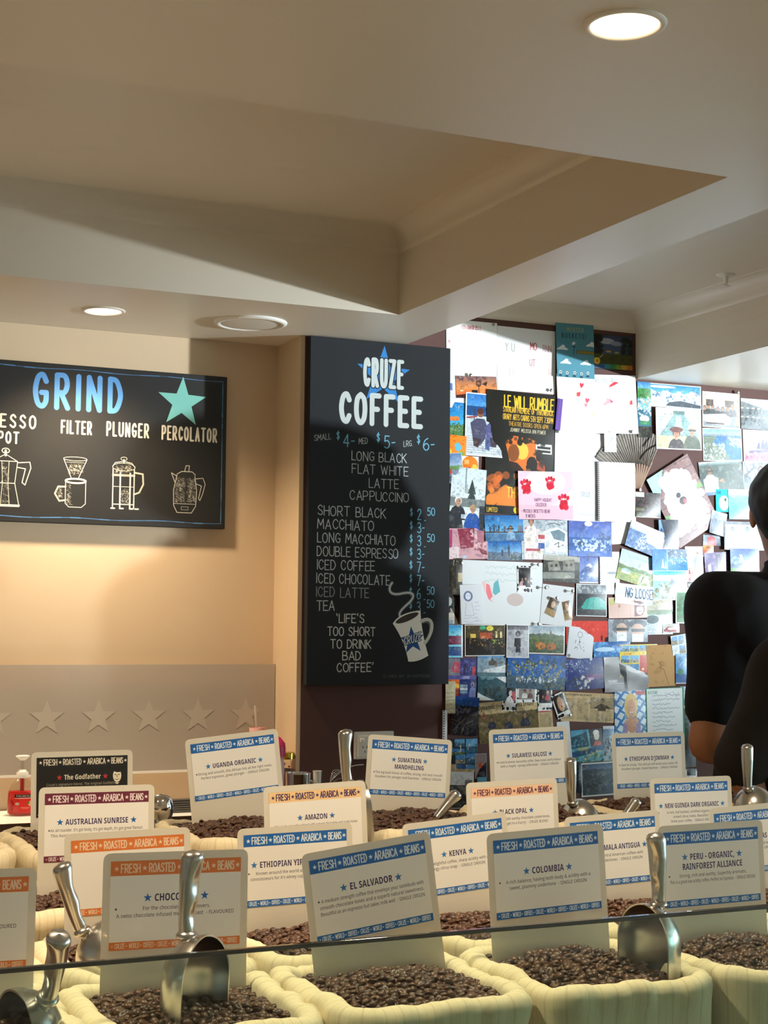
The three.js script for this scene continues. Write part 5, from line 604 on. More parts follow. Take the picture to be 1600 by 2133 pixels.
const CARDS = [ // theme, titles, lines, x, top, z, roll, yaw, label
  ['orange', [], ['', '', '                                                                 - FLAVOURED'], 0.269, 1.200, -1.61, -1.2, 0, 'orange banded bean card cut off by the left edge of the photo'],
  ['orange', ['CHOCOLATE'], ['*For the chocolate coffee lovers.', 'A swiss chocolate infused medium roast* - FLAVOURED'], 0.498, 1.207, -1.61, -1.2, 0, 'orange banded bean card titled CHOCOLATE behind a scoop'],
  ['blue', ['EL SALVADOR'], ['* A medium strength coffee that envelops your tastebuds with', 'smooth chocolate tones and a superb natural sweetness.', 'Beautiful as an espresso but takes milk well* ' + so], 0.719, 1.205, -1.61, 6.5, 0, 'tilted blue banded bean card titled EL SALVADOR'],
  ['blue', ['COLOMBIA'], ['*A rich balance, having both body & acidity with a', 'sweet, plummy undertone* ' + so], 0.952, 1.210, -1.61, 1.9, 0, 'blue banded bean card titled COLOMBIA in the front row'],
  ['blue', ['PERU - ORGANIC,', 'RAINFOREST ALLIANCE'], ['*Strong, rich and earthy. Superbly aromatic.', 'This is a great low acidity coffee. Perfect as Espresso* ' + so], 1.191, 1.206, -1.61, 0.4, 0, 'blue banded bean card titled PERU - ORGANIC in the front row'],
  ['orange', [], [], 0.524, 1.192, -1.9, 0.6, 0, 'orange banded bean card behind the CHOCOLATE card'],
  ['blue', ['ETHIOPIAN YIRGACHEFFE'], ['*Known around the world as one of the best, for', 'connoisseurs for it\'s winey cupping* ' + so], 0.747, 1.188, -1.9, 0.7, 0, 'blue banded bean card titled ETHIOPIAN Y, half hidden behind EL SALVADOR'],
  ['blue', ['KENYA'], ['*A delightful coffee, sharp acidity with a', 'zingy citrus snap* ' + so], 0.980, 1.188, -1.9, 4, 0, 'tilted blue banded bean card titled KENYA'],
  ['blue', ['GUATEMALA ANTIGUA'], ['*A great of Central American coffees with', 'chocolate undertones* ' + so], 1.234, 1.183, -1.9, 1.5, 0, 'blue banded bean card ending MALA ANTIGUA behind COLOMBIA'],
  ['blue', ['HONDURAS'], ['*Sweet and full bodied with a', 'mild finish* ' + so], 1.482, 1.186, -1.9, 2.2, 0, 'blue banded bean card cut off at the right behind PERU'],
  ['maroon', ['AUSTRALIAN SUNRISE'], ['*An all rounder. It\'s got body, it\'s got depth, it\'s got great flavour.', 'This Aussie will wake up your senses* - CRUZE BLEND'], 0.535, 1.227, -2.1, -0.4, 0, 'maroon banded bean card titled AUSTRALIAN SUNRISE'],
  ['cream', ['AMAZON'], ['*This bold yet mellow blend with natural chocolate and nutty tones', '* - CRUZE BLEND'], 0.855, 1.219, -2.1, 1.7, 0, 'cream banded bean card titled AMAZON'],
  ['peach', ['BLACK OPAL'], ['*A rich strong coffee. With earthy chocolate undertones,', 'a taste you won\'t forget in a hurry!* - CRUZE BLEND'], 1.182, 1.213, -2.1, 1.1, 0, 'peach banded bean card titled BLACK OPAL'],
  ['blue', ['NEW GUINEA DARK ORGANIC'], ['*A rich, full bodied, certified organic coffee', 'mixed citrus notes. Beautiful to', 'brew your coffee* ' + so], 1.515, 1.207, -2.1, 0, 0, 'blue banded bean card titled NEW GUINEA DARK ORGANIC'],
  ['black', ['The Godfather'], ['Cruze\'s signature blend. The original Godfather'], 0.589, 1.249, -2.41, 0.2, 0, 'black bean card with red stars and a small face, behind AUSTRALIAN SUNRISE'],
  ['blue', ['UGANDA ORGANIC'], ['*Strong and smooth, this African hits all the right notes.', 'Perfect espresso, great plunger* ' + so], 0.834, 1.270, -2.41, 5.4, 0, 'tilted blue banded bean card titled UGANDA ORGANIC in the back row'],
  ['blue', ['SUMATRAN', 'MANDHELING'], ['*The big bold Shiraz of coffee, strong, rich and smooth', 'Excellent for plunger and Espresso* ' + so], 1.158, 1.258, -2.41, -4.9, 0, 'blue banded bean card titled SUMATRAN MANDHELING leaning right, below the menu board'],
  ['blue', ['SULAWESI KALOSI'], ['*A bold & intense, low acidity coffee. Deep toned, earthy flavour', 'with a maple - syrupy aftertaste* ' + so], 1.389, 1.269, -2.41, 1.3, 0, 'blue banded bean card titled SULAWESI KALOSI in front of the photo wall'],
  ['blue', ['ETHIOPIAN D\'JIMMAH'], ['*Dark & smoky. This African will knock your socks off.', 'Excellent plunger. Great Espresso* ' + so], 1.644, 1.256, -2.41, 0.4, 0, 'blue banded bean card titled ETHIOPIAN D\'JIMMAH in the back row'],
];
const cardUV = CARDS.map((d) => drawCard(d[0], d[1], d[2]));
const cardMat = phys('#ffffff', 0.5, { map: texture(cardCanvas), clearcoat: 0.5, clearcoatRoughness: 0.16 });
const LAM_W = 0.160, LAM_H = 0.232, PR_W = 0.1435, PR_H = 0.0912;
const lamGeo = new THREE.ExtrudeGeometry(rounded(LAM_W, LAM_H, 0.009), { depth: 0.0006, bevelEnabled: false, curveSegments: 6 }).translate(0, -LAM_H / 2, -0.0003);
CARDS.forEach(([theme, titles, lines, x, top, z, roll, yaw, label], i) => {
  const g = thing('bean_card', label, 'bean card', [x, top, z]); g.rotation.order = 'YXZ'; g.rotation.set(THREE.MathUtils.degToRad(-3), THREE.MathUtils.degToRad(yaw), THREE.MathUtils.degToRad(roll));
  mesh('laminate', lamGeo, M.laminate, g);
  const pg = new THREE.BoxGeometry(PR_W, PR_H, 0.0003), p = pg.attributes.position, uv = pg.attributes.uv, [u0, v0, du, dv] = cardUV[i];
  for (let k = 0; k < p.count; k++) uv.setXY(k, u0 + (p.getX(k) / PR_W + 0.5) * du, v0 + (p.getY(k) / PR_H + 0.5) * dv);
  mesh('printed_label', pg, cardMat, g, [0, -0.0085 - PR_H / 2, 0.0005]);
});

// ---------- baskets and beans, four rows ----------
const ROWS = [
  { z: [-1.675, -1.42], base: 0.932, rim: 1.066, seams: [0.139, 0.375, 0.611, 0.847, 1.083, 1.319, 1.555], titles: ['cut off orange card', 'CHOCOLATE card', 'EL SALVADOR card', 'COLOMBIA card', 'PERU card', 'right edge of the front row'], row: 'front row' },
  { z: [-1.935, -1.68], base: 0.932, rim: 1.064, seams: [0.163, 0.40, 0.637, 0.874, 1.111, 1.348, 1.585], titles: ['left edge of the second row', 'untitled orange card', 'ETHIOPIAN Y card', 'KENYA card', 'MALA ANTIGUA card', 'cut off blue card'], row: 'second row' },
  { z: [-2.195, -1.94], base: 0.957, rim: 1.090, seams: [0.06, 0.37, 0.695, 1.02, 1.347, 1.672], titles: ['left edge of the third row', 'AUSTRALIAN SUNRISE card', 'AMAZON card', 'BLACK OPAL card', 'NEW GUINEA card'], row: 'third row' },
  { z: [-2.490, -2.20], base: 0.992, rim: 1.126, seams: [0.205, 0.46, 0.715, 0.99, 1.27, 1.515, 1.775, 2.03], titles: ['left edge of the back row', 'black card', 'UGANDA ORGANIC card', 'SUMATRAN card', 'SULAWESI card', 'D\'JIMMAH card', 'right end of the back row'], row: 'back row' },
];
seed = 99;
ROWS.forEach((R, r) => R.titles.forEach((t, i) => {
  const where = /edge|end/.test(t) ? `at the ${t}` : `holding the ${t}`, k = r * 10 + i;
  const b = basket(R.seams[i], R.seams[i + 1], R.z[0], R.z[1], R.base, R.rim, `striped cream cloth lined basket ${where}`, k + 1);
  const keep = r === 0 ? [0, 70, 120, 110, 0, 0][i] : 0;
  beans(b, `dark roasted coffee beans in the basket ${where}`, { k, keep, level: r === 3 ? -0.008 : -0.016, peak: [0.016, 0.014, 0.014, 0.016][r], px: rnd(-0.3, 0.3), pz: rnd(-0.6, 0.1), keepLabel: `brown coffee bean on the heap in front of the ${t}` });
}));

// ---------- scoops ----------
const scoopParts = (() => {
  const R = 0.039, L = 0.112, T = 0.0016, open = 1.62;
  const rad = (s) => { const y = s * L; return y < R * 1.05 ? Math.sqrt(Math.max(0, 1 - (1 - y / (R * 1.05)) ** 2)) * R : R * (1 - 0.04 * ((y - R) / L)); };
  const P = (u, s, d) => { const r = Math.max(0, rad(s) - d), a = (u * 2 - 1) * open; return [Math.sin(a) * r, -s * L - d * (1 - s) * 0.8, -Math.cos(a) * r * 1.02 + 0.004]; };
  const nu = 40, nv = 26, sv = (v) => 1 - Math.cos(v * Math.PI / 2);
  const outer = gridGeo(nu, nv, (u, v) => P(1 - u, sv(v), 0)), inner = gridGeo(nu, nv, (u, v) => P(u, sv(v), T));
  const lip = (f) => gridGeo(30, 1, f), s1 = lip((u, v) => P(0, sv(u), v * T)), s2 = lip((u, v) => P(1, sv(1 - u), v * T)), s3 = gridGeo(nu, 1, (u, v) => P(u, 1, v * T));
  const bowl = mergeGeometries([outer, inner, s1, s2, s3]);
  const Hh = 0.083, handle = gridGeo(24, 36, (u, v) => {
    const a = u * Math.PI * 2, end = v > 0.9 ? Math.sqrt(Math.max(0, 1 - ((v - 0.9) / 0.1) ** 2)) : 1, y = v * Hh - 0.008;
    const wx = (0.0066 + 0.0042 * Math.min(1, v * 1.5)) * end, wz = (0.0068 + 0.0046 * v) * end, notch = 0.0034 * (Math.exp(-(((v - 0.66) / 0.16) ** 2)) + 0.8 * Math.exp(-(((v - 0.3) / 0.11) ** 2)));
    const x = Math.cos(a) * wx, z0 = Math.sin(a) * wz, z = z0 > 0 ? z0 - notch * Math.sin(a) ** 2 * end : z0;
    return [x, y, z - 0.018 + 0.004 * v * v];
  }, true);
  const cap = new THREE.SphereGeometry(0.0095, 20, 12).scale(1.1, 0.6, 1.1).translate(0, -0.003, -0.017);
  return { bowl, handle, cap };
})();
M.scoop = M.aluminium.clone(); M.scoop.side = THREE.DoubleSide;
function scoop(label, p, yaw, pitch = 0, roll = 0, scale = 1) {
  const g = thing('bean_scoop', label, 'scoop', p); g.rotation.order = 'YXZ'; g.rotation.set(pitch, yaw, roll); g.scale.setScalar(scale);
  mesh('bowl', scoopParts.bowl, M.scoop, g); mesh('handle', scoopParts.handle, M.scoop, g); mesh('collar', scoopParts.cap, M.scoop, g);
}
const D2R = Math.PI / 180;
scoop('metal scoop standing in the COLOMBIA basket, open to the left', [1.020, 1.136, -1.50], -80 * D2R, 0.02, -0.02, 1.06);
scoop('metal scoop in front of the CHOCOLATE card, open to the right', [0.492, 1.140, -1.50], 38 * D2R, 0.02, -0.02, 1.10);
scoop('metal scoop leaning left behind the CHOCOLATE card', [0.446, 1.113, -1.74], 78 * D2R, -0.36, 0.0, 1.05);
scoop('metal scoop low at the bottom left corner, open to the left', [0.318, 1.094, -1.487], -78 * D2R, 0.12, -0.6, 1.1);
scoop('metal scoop standing before the power outlet', [0.985, 1.208, -2.235], 80 * D2R, -0.1, 0.0, 1.08);
scoop('metal scoop lying with its handle tip between SUMATRAN and BLACK OPAL', [1.158, 1.112, -2.30], 90 * D2R, 0.7, 0, 0.95);
scoop('metal scoop standing right of the SULAWESI card', [1.426, 1.154, -2.30], 110 * D2R, -0.12, 0.0, 1.0);
scoop('metal scoop whose handle end peeps over the basket rim before D\'JIMMAH', [1.484, 1.094, -2.250], 80 * D2R, 0.6, 0, 0.9);
scoop('metal scoop standing at the far right before the dark shirts', [1.797, 1.164, -2.30], 110 * D2R, -0.06, 0.0, 1.04);

// ---------- the back shelf and what stands on it ----------
const SH = 0.972;
{
  const g = thing('back_shelf', 'pale back shelf under the splash panel', 'shelf', [0.4, SH, ZW]);
  mesh('shelf_board', box(-1.6, 1.098, -0.03, 0, 0.002, 0.274), M.white, g); mesh('metal_edge', box(-1.6, 1.098, -0.032, 0.001, 0.274, 0.278), M.chrome, g);
  mesh('shelf_end', box(1.1025, 1.2, -0.03, 0, 0.184, 0.274), M.white, g);
  for (const x of [-1.3, 0, 0.95]) mesh('bracket', box(x, x + 0.02, -0.16, -0.03, 0.002, 0.2), M.white, g);
}
{
  const g = thing('soap_dispenser', 'clear pump bottle of red hand soap at the left edge', 'soap bottle', [0.800, SH, -3.885]);
  const body = new THREE.LatheGeometry([[0, 0.001], [0.030, 0.001], [0.0355, 0.006], [0.036, 0.03], [0.035, 0.054], [0.033, 0.064], [0.026, 0.078], [0.015, 0.088], [0.0125, 0.094]].map((p) => new THREE.Vector2(...p)), 40).scale(1, 1, 0.62);
  mesh('bottle', body, M.clearPlastic, g);
  mesh('liquid_soap', lathe([[0, 0.003], [0.029, 0.003], [0.0343, 0.008], [0.0347, 0.03], [0.0337, 0.054], [0.0325, 0.061], [0, 0.061]], 40).scale(1, 1, 0.6), M.soap, g);
  mesh('dip_tube', new THREE.CylinderGeometry(0.0055, 0.0055, 0.08, 12).translate(0, 0.052, 0), std('#c9342c', 0.3), g);
  const pump = mesh('pump_collar', lathe([[0.0135, 0.092], [0.0145, 0.094], [0.0145, 0.106], [0.010, 0.108], [0.0085, 0.112], [0, 0.112]], 28), M.white, g);
  mesh('pump_stem', new THREE.CylinderGeometry(0.004, 0.0045, 0.034, 16).translate(0, 0.122, 0), M.clearPlastic, pump);
  mesh('pump_head', lathe([[0, 0.134], [0.006, 0.135], [0.017, 0.144], [0.0175, 0.146], [0.012, 0.1475], [0, 0.148]], 28).scale(1, 1, 0.6), M.white, pump);
  const [cv, c] = canvas(256, 256); c.fillStyle = '#d8241e'; c.fillRect(0, 0, 256, 256); c.fillStyle = '#161214'; c.fillRect(60, 14, 196, 44); type(c, 'PALMOLIVE', 162, 37, 34, { color: '#e8e2da', max: 176 }); c.fillStyle = '#f2c4c0'; c.fillRect(60, 62, 196, 10); c.fillStyle = '#f0d8d0'; c.beginPath(); c.arc(86, 142, 20, 0, 7); c.fill(); c.fillStyle = '#a01c1c'; c.beginPath(); c.arc(86, 142, 13, 0, 7); c.fill(); c.fillStyle = '#fff'; c.fillRect(82, 133, 8, 18); c.fillRect(77, 138, 18, 8); c.fillStyle = '#f0a880'; c.beginPath(); c.arc(226, 140, 42, 0, 7); c.fill(); c.fillStyle = '#4a7a3a'; c.beginPath(); c.ellipse(184, 130, 12, 20, 0.4, 0, 7); c.fill(); c.fillStyle = '#f2b0a8'; c.fillRect(120, 190, 80, 5); c.fillRect(130, 204, 60, 4);
  const lab = gridGeo(16, 1, (u, v) => { const a = (u - 0.5) * 1.9; return [Math.sin(a) * 0.0366, 0.010 + v * 0.046, Math.cos(a) * 0.0366 * 0.63]; });
  mesh('front_label', lab, std('#ffffff', 0.35, { map: texture(cv), side: THREE.DoubleSide }), g, undefined, [0, -0.18, 0]);
}
{ // small things beside the brown wall
  const a = thing('spice_jar', 'small glass jar of dark spice with a gold lid beside the brown wall edge', 'jar', [1.4765, SH, -3.832]);
  mesh('glass_body', lathe([[0, 0.002], [0.014, 0.002], [0.0155, 0.006], [0.017, 0.06], [0.0215, 0.10], [0.0215, 0.127]], 32), M.clearPlastic, a); mesh('spice', lathe([[0, 0.004], [0.0135, 0.004], [0.016, 0.06], [0.0195, 0.098], [0, 0.10]], 28), M.jarFill, a);
  for (const [x, y, z] of [[-0.008, 0.112, 0.012], [0.004, 0.105, 0.015], [-0.003, 0.090, 0.0165]]) mesh('red_flake', new THREE.SphereGeometry(0.003, 8, 6), M.redBits, a, [x, y, z]);
  mesh('lid', lathe([[0.0225, 0.124], [0.0228, 0.140], [0.021, 0.142], [0, 0.142]], 32), M.gold, a);
  const b = thing('squeeze_bottle', 'pink topped squeeze bottle half hidden by the UGANDA card', 'bottle', [1.414, SH, -3.756]);
  mesh('bottle_body', lathe([[0, 0], [0.026, 0], [0.028, 0.004], [0.028, 0.12], [0.024, 0.135], [0.018, 0.140]], 32), std('#e9c2c4', 0.4), b);
  mesh('cap', lathe([[0.030, 0.138], [0.031, 0.158], [0.029, 0.172], [0.018, 0.186], [0.008, 0.192], [0, 0.192]], 28), M.magenta, b);
  const e = thing('drinking_cup', 'pale pink cup with a clear straw behind the UGANDA card', 'cup', [1.431, SH, -3.925]);
  mesh('cup_wall', lathe([[0, 0.002], [0.018, 0.002], [0.022, 0.19], [0.023, 0.201], [0.0215, 0.201], [0.017, 0.006], [0, 0.005]], 28), M.pinkPaper, e);
  mesh('straw', new THREE.CylinderGeometry(0.0032, 0.0032, 0.25, 12).translate(0, 0.125, 0), phys('#f2ece4', 0.2, { transmission: 0.5, thickness: 0 }), e, [0.012, 0.01, 0], [0, 0, 0.08]);
  const j = thing('milk_jug', 'open chrome jug behind the AMAZON card', 'jug', [1.482, SH, -3.757]);
  mesh('jug_body', lathe([[0, 0.002], [0.029, 0.002], [0.032, 0.006], [0.0315, 0.06], [0.0325, 0.092], [0.0335, 0.095], [0.0315, 0.094], [0.0300, 0.06], [0.030, 0.01], [0, 0.006]], 40), M.chrome, j);
  mesh('jug_handle', new THREE.TorusGeometry(0.018, 0.0028, 10, 24, Math.PI).rotateZ(-Math.PI / 2).translate(0.031, 0.055, 0), M.chrome, j);
  const s = thing('small_dish', 'tiny white dish behind the chrome jug', 'dish', [1.535, SH, -3.755]); mesh('dish_wall', lathe([[0, 0.002], [0.008, 0.002], [0.011, 0.096], [0.0125, 0.098], [0.0105, 0.098], [0.007, 0.006], [0, 0.006]], 24), M.white, s);
  const wr = thing('wire_stand', 'thin chrome wire whisk leaning on the shelf before the brown wall', 'whisk', [1.60, SH, -3.745]);
  const curve = new THREE.CatmullRomCurve3([[-0.03, 0.0, 0], [-0.035, 0.06, 0], [-0.012, 0.088, 0], [0.03, 0.108, 0], [0.062, 0.111, 0]].map((p) => new THREE.Vector3(...p)));
  mesh('wire_handle', new THREE.TubeGeometry(curve, 40, 0.0016, 8), M.chrome, wr);
  for (const k of [-1, 0, 1]) mesh('wire_loop', new THREE.TubeGeometry(new THREE.CatmullRomCurve3([[-0.035, 0.06, 0], [-0.02, 0.094 - k * 0.004, 0.006 * k], [0.016, 0.094 + k * 0.004, 0.008 * k], [0.024, 0.080, 0.004 * k], [-0.01, 0.076, 0], [-0.035, 0.06, 0]].map((p) => new THREE.Vector3(...p))), 40, 0.0009, 6), M.chrome, wr);
  const dt = thing('drip_tray', 'dark grey ribbed tray standing on the shelf behind the chrome knob', 'tray', [1.215, SH, -3.80]);
  mesh('tray_back', box(-0.055, 0.055, 0, 0.034, -0.012, 0.0), std('#5d5a55', 0.6), dt); for (let k = 0; k < 6; k++) mesh('rib', box(-0.055, 0.055, 0.003 + k * 0.0055, 0.006 + k * 0.0055, 0, 0.003), std('#6d6a64', 0.6), dt);
  const kb = thing('sugar_pot', 'round chrome knob lidded pot behind the basket rim left of the UGANDA card', 'pot', [0.757, 0.992, -2.552]);
  mesh('pot_body', lathe([[0, 0.002], [0.022, 0.002], [0.024, 0.01], [0.024, 0.118], [0.0205, 0.128], [0, 0.128]], 32), M.steel, kb); mesh('lid_knob', lathe([[0.019, 0.126], [0.0225, 0.136], [0.0232, 0.150], [0.0205, 0.162], [0.013, 0.168], [0, 0.170]], 36), M.chrome, kb);
  const sd = thing('service_ledge', 'narrow dark ledge behind the back row of baskets', 'ledge', [0.8, 0, -2.56]); mesh('ledge_top', box(-1.5, 1.5, 0.962, 0.992, -0.055, 0.055), M.wood, sd); mesh('ledge_panel', box(-1.5, 1.5, 0.0, 0.962, -0.03, 0.03), M.wood, sd);
}

// ---------- people: one skin of smoothly joined tapered bones, meshed from a distance field ----------
function surfaceNets(f, lo, hi, cell) {
  const n = [0, 1, 2].map((k) => Math.ceil((hi[k] - lo[k]) / cell) + 1), [nx, ny, nz] = n, val = new Float32Array(nx * ny * nz), at = (i, j, k) => (k * ny + j) * nx + i;
  for (let k = 0; k < nz; k++) for (let j = 0; j < ny; j++) for (let i = 0; i < nx; i++) val[at(i, j, k)] = f(lo[0] + i * cell, lo[1] + j * cell, lo[2] + k * cell);
  const id = new Int32Array(nx * ny * nz).fill(-1), pos = [], idx = [];
  for (let k = 0; k < nz - 1; k++) for (let j = 0; j < ny - 1; j++) for (let i = 0; i < nx - 1; i++) {
    let cnt = 0, sx = 0, sy = 0, sz = 0;
    const c = [[0, 0, 0], [1, 0, 0], [0, 1, 0], [1, 1, 0], [0, 0, 1], [1, 0, 1], [0, 1, 1], [1, 1, 1]];
    for (let a = 0; a < 8; a++) for (const d of [1, 2, 4]) if (!(a & d)) { const b = a | d, p = c[a], q = c[b], va = val[at(i + p[0], j + p[1], k + p[2])], vb = val[at(i + q[0], j + q[1], k + q[2])]; if ((va < 0) !== (vb < 0)) { const t = va / (va - vb); sx += p[0] + (q[0] - p[0]) * t; sy += p[1] + (q[1] - p[1]) * t; sz += p[2] + (q[2] - p[2]) * t; cnt++; } }
    if (cnt) { id[at(i, j, k)] = pos.length / 3; pos.push(lo[0] + (i + sx / cnt) * cell, lo[1] + (j + sy / cnt) * cell, lo[2] + (k + sz / cnt) * cell); }
  }
  const quad = (a, b, c, d, flip) => { if (a < 0 || b < 0 || c < 0 || d < 0) return; flip ? idx.push(a, c, b, a, d, c) : idx.push(a, b, c, a, c, d); };
  for (let k = 1; k < nz - 1; k++) for (let j = 1; j < ny - 1; j++) for (let i = 1; i < nx - 1; i++) {
    const v = val[at(i, j, k)] < 0;
    if (v !== (val[at(i + 1, j, k)] < 0)) quad(id[at(i, j - 1, k - 1)], id[at(i, j, k - 1)], id[at(i, j, k)], id[at(i, j - 1, k)], !v);
    if (v !== (val[at(i, j + 1, k)] < 0)) quad(id[at(i - 1, j, k - 1)], id[at(i - 1, j, k)], id[at(i, j, k)], id[at(i, j, k - 1)], !v);
    if (v !== (val[at(i, j, k + 1)] < 0)) quad(id[at(i - 1, j - 1, k)], id[at(i, j - 1, k)], id[at(i, j, k)], id[at(i - 1, j, k)], !v);
  }
  const g = new THREE.BufferGeometry(); g.setAttribute('position', new THREE.Float32BufferAttribute(pos, 3)); g.setIndex(idx); g.computeVertexNormals(); return g;
}
function bones(list, blend = 0.025) { // [ax, ay, az, ra, bx, by, bz, rb, flatten]
  return (x, y, z) => { let d = 9; for (const [ax, ay, az, ra, bx, by, bz, rb, fl = 1] of list) { const zx = (z - az) / fl, bz2 = (bz - az) / fl, dx = bx - ax, dy = by - ay; const t = Math.max(0, Math.min(1, ((x - ax) * dx + (y - ay) * dy + zx * bz2) / (dx * dx + dy * dy + bz2 * bz2 || 1e-6))); const e = (Math.hypot(x - ax - dx * t, y - ay - dy * t, zx - bz2 * t) - ra - (rb - ra) * t) * Math.min(1, fl); const h = Math.max(0, blend - Math.abs(d - e)) / blend; d = Math.min(d, e) - h * h * blend * 0.25; } return d; };
}
function person({ label, pos, turn, scale, shirt, hair, longHair, elbowL, wristL, elbowR, wristR, sleeve, shoulder = 0.175 }) {
  const g = thing('person', label, 'person', pos); g.rotation.y = turn; g.scale.setScalar(scale);
  const torso = [[-0.075, 0.98, 0, 0.105, 0.075, 0.98, 0, 0.105, 0.9], [-0.05, 1.08, 0, 0.10, 0.05, 1.08, 0, 0.10, 0.85], [-0.075, 1.25, 0, 0.112, 0.075, 1.25, 0, 0.112, 0.85], [-0.10, 1.37, -0.005, 0.088, 0.10, 1.37, -0.005, 0.088, 0.9], [-shoulder + 0.01, 1.415, -0.005, 0.055, shoulder - 0.01, 1.415, -0.005, 0.055], [0, 1.40, -0.01, 0.07, 0, 1.50, 0.0, 0.056]];
  const sL = [shoulder, 1.42, 0], sR = [-shoulder, 1.42, 0];
  const arm = (s, e, w) => [[...s, 0.056, ...e, 0.043], [...e, 0.042, ...w, 0.028]];
  const legs = []; for (const s of [-1, 1]) legs.push([s * 0.09, 0.95, 0, 0.088, s * 0.10, 0.5, 0.01, 0.058], [s * 0.10, 0.5, 0.01, 0.056, s * 0.105, 0.1, -0.01, 0.038]);
  const neck = [[0, 1.44, -0.005, 0.058, 0, 1.56, 0.012, 0.052]], head = [[0, 1.645, 0.0, 0.088, 0, 1.67, -0.012, 0.092, 1.12], [0, 1.575, 0.035, 0.058, 0, 1.60, 0.04, 0.062], [0, 1.62, 0.096, 0.010, 0, 1.598, 0.108, 0.013], [-0.032, 1.625, 0.078, 0.02, 0.032, 1.625, 0.078, 0.02], [0, 1.545, 0.06, 0.026, 0, 1.55, 0.066, 0.026]];
  const hand = (e, w, side) => { // palm, four fingers of unequal length and a thumb, each a short bent chain
    const d = new THREE.Vector3(...w).sub(new THREE.Vector3(...e)).normalize(), across = new THREE.Vector3(0, 1, 0).cross(d).normalize(), up = new THREE.Vector3().crossVectors(d, across), P = (f, a, b) => new THREE.Vector3(...w).addScaledVector(d, f).addScaledVector(across, a * side).addScaledVector(up, b).toArray(), list = [[...P(0, 0, 0), 0.024, ...P(0.075, 0, 0), 0.021], [...P(0.05, -0.022, 0), 0.016, ...P(0.08, 0.026, 0), 0.015]];
    [[-0.030, 0.062], [-0.010, 0.074], [0.010, 0.070], [0.029, 0.054]].forEach(([a, l]) => { list.push([...P(0.075, a, 0), 0.0095, ...P(0.075 + l * 0.5, a * 1.1, -0.006), 0.009], [...P(0.075 + l * 0.5, a * 1.1, -0.006), 0.009, ...P(0.075 + l, a * 1.12, -0.026), 0.0075]); });
    list.push([...P(0.02, -0.022, 0), 0.013, ...P(0.05, -0.046, -0.008), 0.0105], [...P(0.05, -0.046, -0.008), 0.0105, ...P(0.08, -0.050, -0.02), 0.0085]); return list;
  };
  const all = [...torso, ...arm(sL, elbowL, wristL), ...arm(sR, elbowR, wristR), ...legs, ...neck];
  const bodyF = bones(all, 0.035), headF = bones([...neck, ...head], 0.03);
  const parts = [surfaceNets((x, y, z) => Math.min(bodyF(x, y, z), y > 1.5 ? headF(x, y, z) + 0.004 : 9), [-0.46, 0.05, -0.34], [0.46, 1.64, 0.50], 0.0135), surfaceNets(headF, [-0.13, 1.48, -0.15], [0.13, 1.80, 0.15], 0.006)];
  for (const [e, w, s] of [[elbowL, wristL, 1], [elbowR, wristR, -1]]) parts.push(surfaceNets(bones(hand(e, w, s), 0.006), w.map((v) => v - 0.19), w.map((v) => v + 0.19), 0.0048));
  for (const s of [-1, 1]) parts.push(new THREE.SphereGeometry(0.024, 12, 10).scale(0.35, 1.2, 0.7).translate(s * 0.098, 1.632, -0.005).deleteAttribute('uv'));
  const body = mesh('body', mergeGeometries(parts.map((p) => p.index ? p : p)), M.skin, g);
  for (const s of [-1, 1]) { const eye = mesh('eye', new THREE.SphereGeometry(0.0115, 14, 10), std('#ece6e0', 0.2), body, [s * 0.031, 1.645, 0.088]); mesh('iris', new THREE.SphereGeometry(0.0055, 10, 8), std('#3a2418', 0.2), g, [s * 0.031, 1.645, 0.0955]); }
  mesh('mouth', new THREE.SphereGeometry(0.02, 14, 8).scale(1, 0.22, 0.35), std('#9a4a44', 0.5), body, [0, 1.572, 0.099]);
  // clothes: the same bones a little fatter, cut at neck, cuffs and waist
  const cut = (e, s, t) => s.map((v, i) => v + (e[i] - v) * t), cL = cut(elbowL, sL, sleeve), cR = cut(elbowR, sR, sleeve);
  const shirtF = bones([...torso.slice(0, 5).map((b) => [...b.slice(0, 3), b[3] + 0.020, ...b.slice(4, 7), b[7] + 0.020, b[8] ?? 1]), [...sL, 0.078, ...cL, 0.064], [...sR, 0.078, ...cR, 0.064]], 0.05);
  const wrinkle = (x, y, z) => 0.007 * noise(x * 9, y * 6, z * 9) + 0.004 * noise(x * 22, y * 13, z * 20);
  mesh('shirt', surfaceNets((x, y, z) => Math.max(shirtF(x, y, z) + wrinkle(x, y, z), y - 1.50), [-0.46, 0.72, -0.3], [0.46, 1.54, 0.3], 0.0125), shirt, g);
  mesh('collar', gridGeo(36, 5, (u, v) => { const a = u * Math.PI * 2, r = 0.088 - 0.022 * v + (v > 0.9 ? 0.004 : 0); return [Math.sin(a) * r, 1.478 + 0.046 * v + 0.012 * -Math.cos(a) * v, -0.004 + Math.cos(a) * r * 0.92]; }, true), shirt.clone(), g).material.side = THREE.DoubleSide;
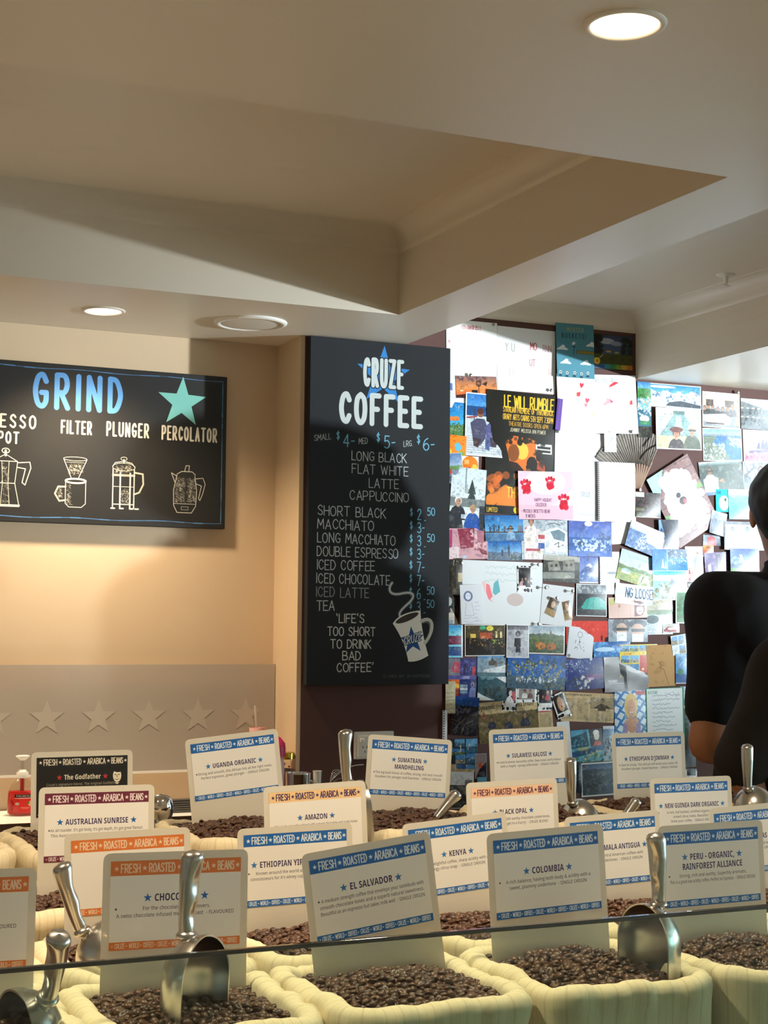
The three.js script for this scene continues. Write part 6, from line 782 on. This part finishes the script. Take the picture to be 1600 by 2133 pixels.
  const tr = bones([[-0.08, 0.97, 0, 0.122, 0.08, 0.97, 0, 0.122, 0.9], ...legs.map((b) => [...b.slice(0, 3), b[3] + 0.02, ...b.slice(4, 7), b[7] + 0.022])], 0.03);
  mesh('trousers', surfaceNets((x, y, z) => Math.max(tr(x, y, z), y - 1.03), [-0.26, 0.06, -0.2], [0.26, 1.06, 0.2], 0.014), M.trousers, g);
  for (const s of [-1, 1]) mesh('shoe', new THREE.SphereGeometry(0.05, 20, 12).scale(0.95, 0.9, 2.5).translate(s * 0.107, 0.046, 0.045), M.shoe, g);
  const hairF = (x, y, z) => { const d = Math.hypot(x, (y - 1.662) * 0.95, (z + 0.012) * 0.9) - 0.109; const face = 1.66 - y + Math.max(0, z + 0.02) * 1.1 - 0.03; let h = Math.max(d, z > -0.02 ? Math.max(z - 0.055 - (y - 1.66) * 0.35, face) : 1.56 - y); if (longHair) h = Math.min(h, Math.max(Math.hypot(x * 0.8, (z + 0.055) * 1.15) - 0.088, Math.abs(y - 1.52) - 0.14)); return h + 0.004 * noise(x * 40, y * 18, z * 40); };
  mesh('hair', surfaceNets(hairF, [-0.15, 1.34, -0.18], [0.15, 1.81, 0.15], 0.0075), hair, g);
  return g;
}
person({ label: 'person in a black collared shirt standing with their back turned at the right edge', pos: [2.545, 0, -3.09], turn: 158 * D2R, scale: 1.06, shirt: M.shirtBlack, hair: M.hairDark, elbowL: [0.215, 1.105, -0.05], wristL: [0.12, 1.17, 0.19], elbowR: [-0.24, 1.13, -0.02], wristR: [-0.14, 1.04, 0.20], sleeve: 0.74 });
person({ label: 'person in a dark charcoal top, mostly out of frame in front of the black shirt', pos: [2.425, 0, -2.74], turn: 166 * D2R, scale: 0.955, shirt: M.shirtCharcoal, hair: M.hairGrey, longHair: true, elbowL: [0.29, 1.205, -0.01], wristL: [0.20, 0.98, 0.03], elbowR: [-0.25, 1.13, -0.02], wristR: [-0.24, 0.90, 0.02], sleeve: 0.98 });

renderer.render(scene, camera);
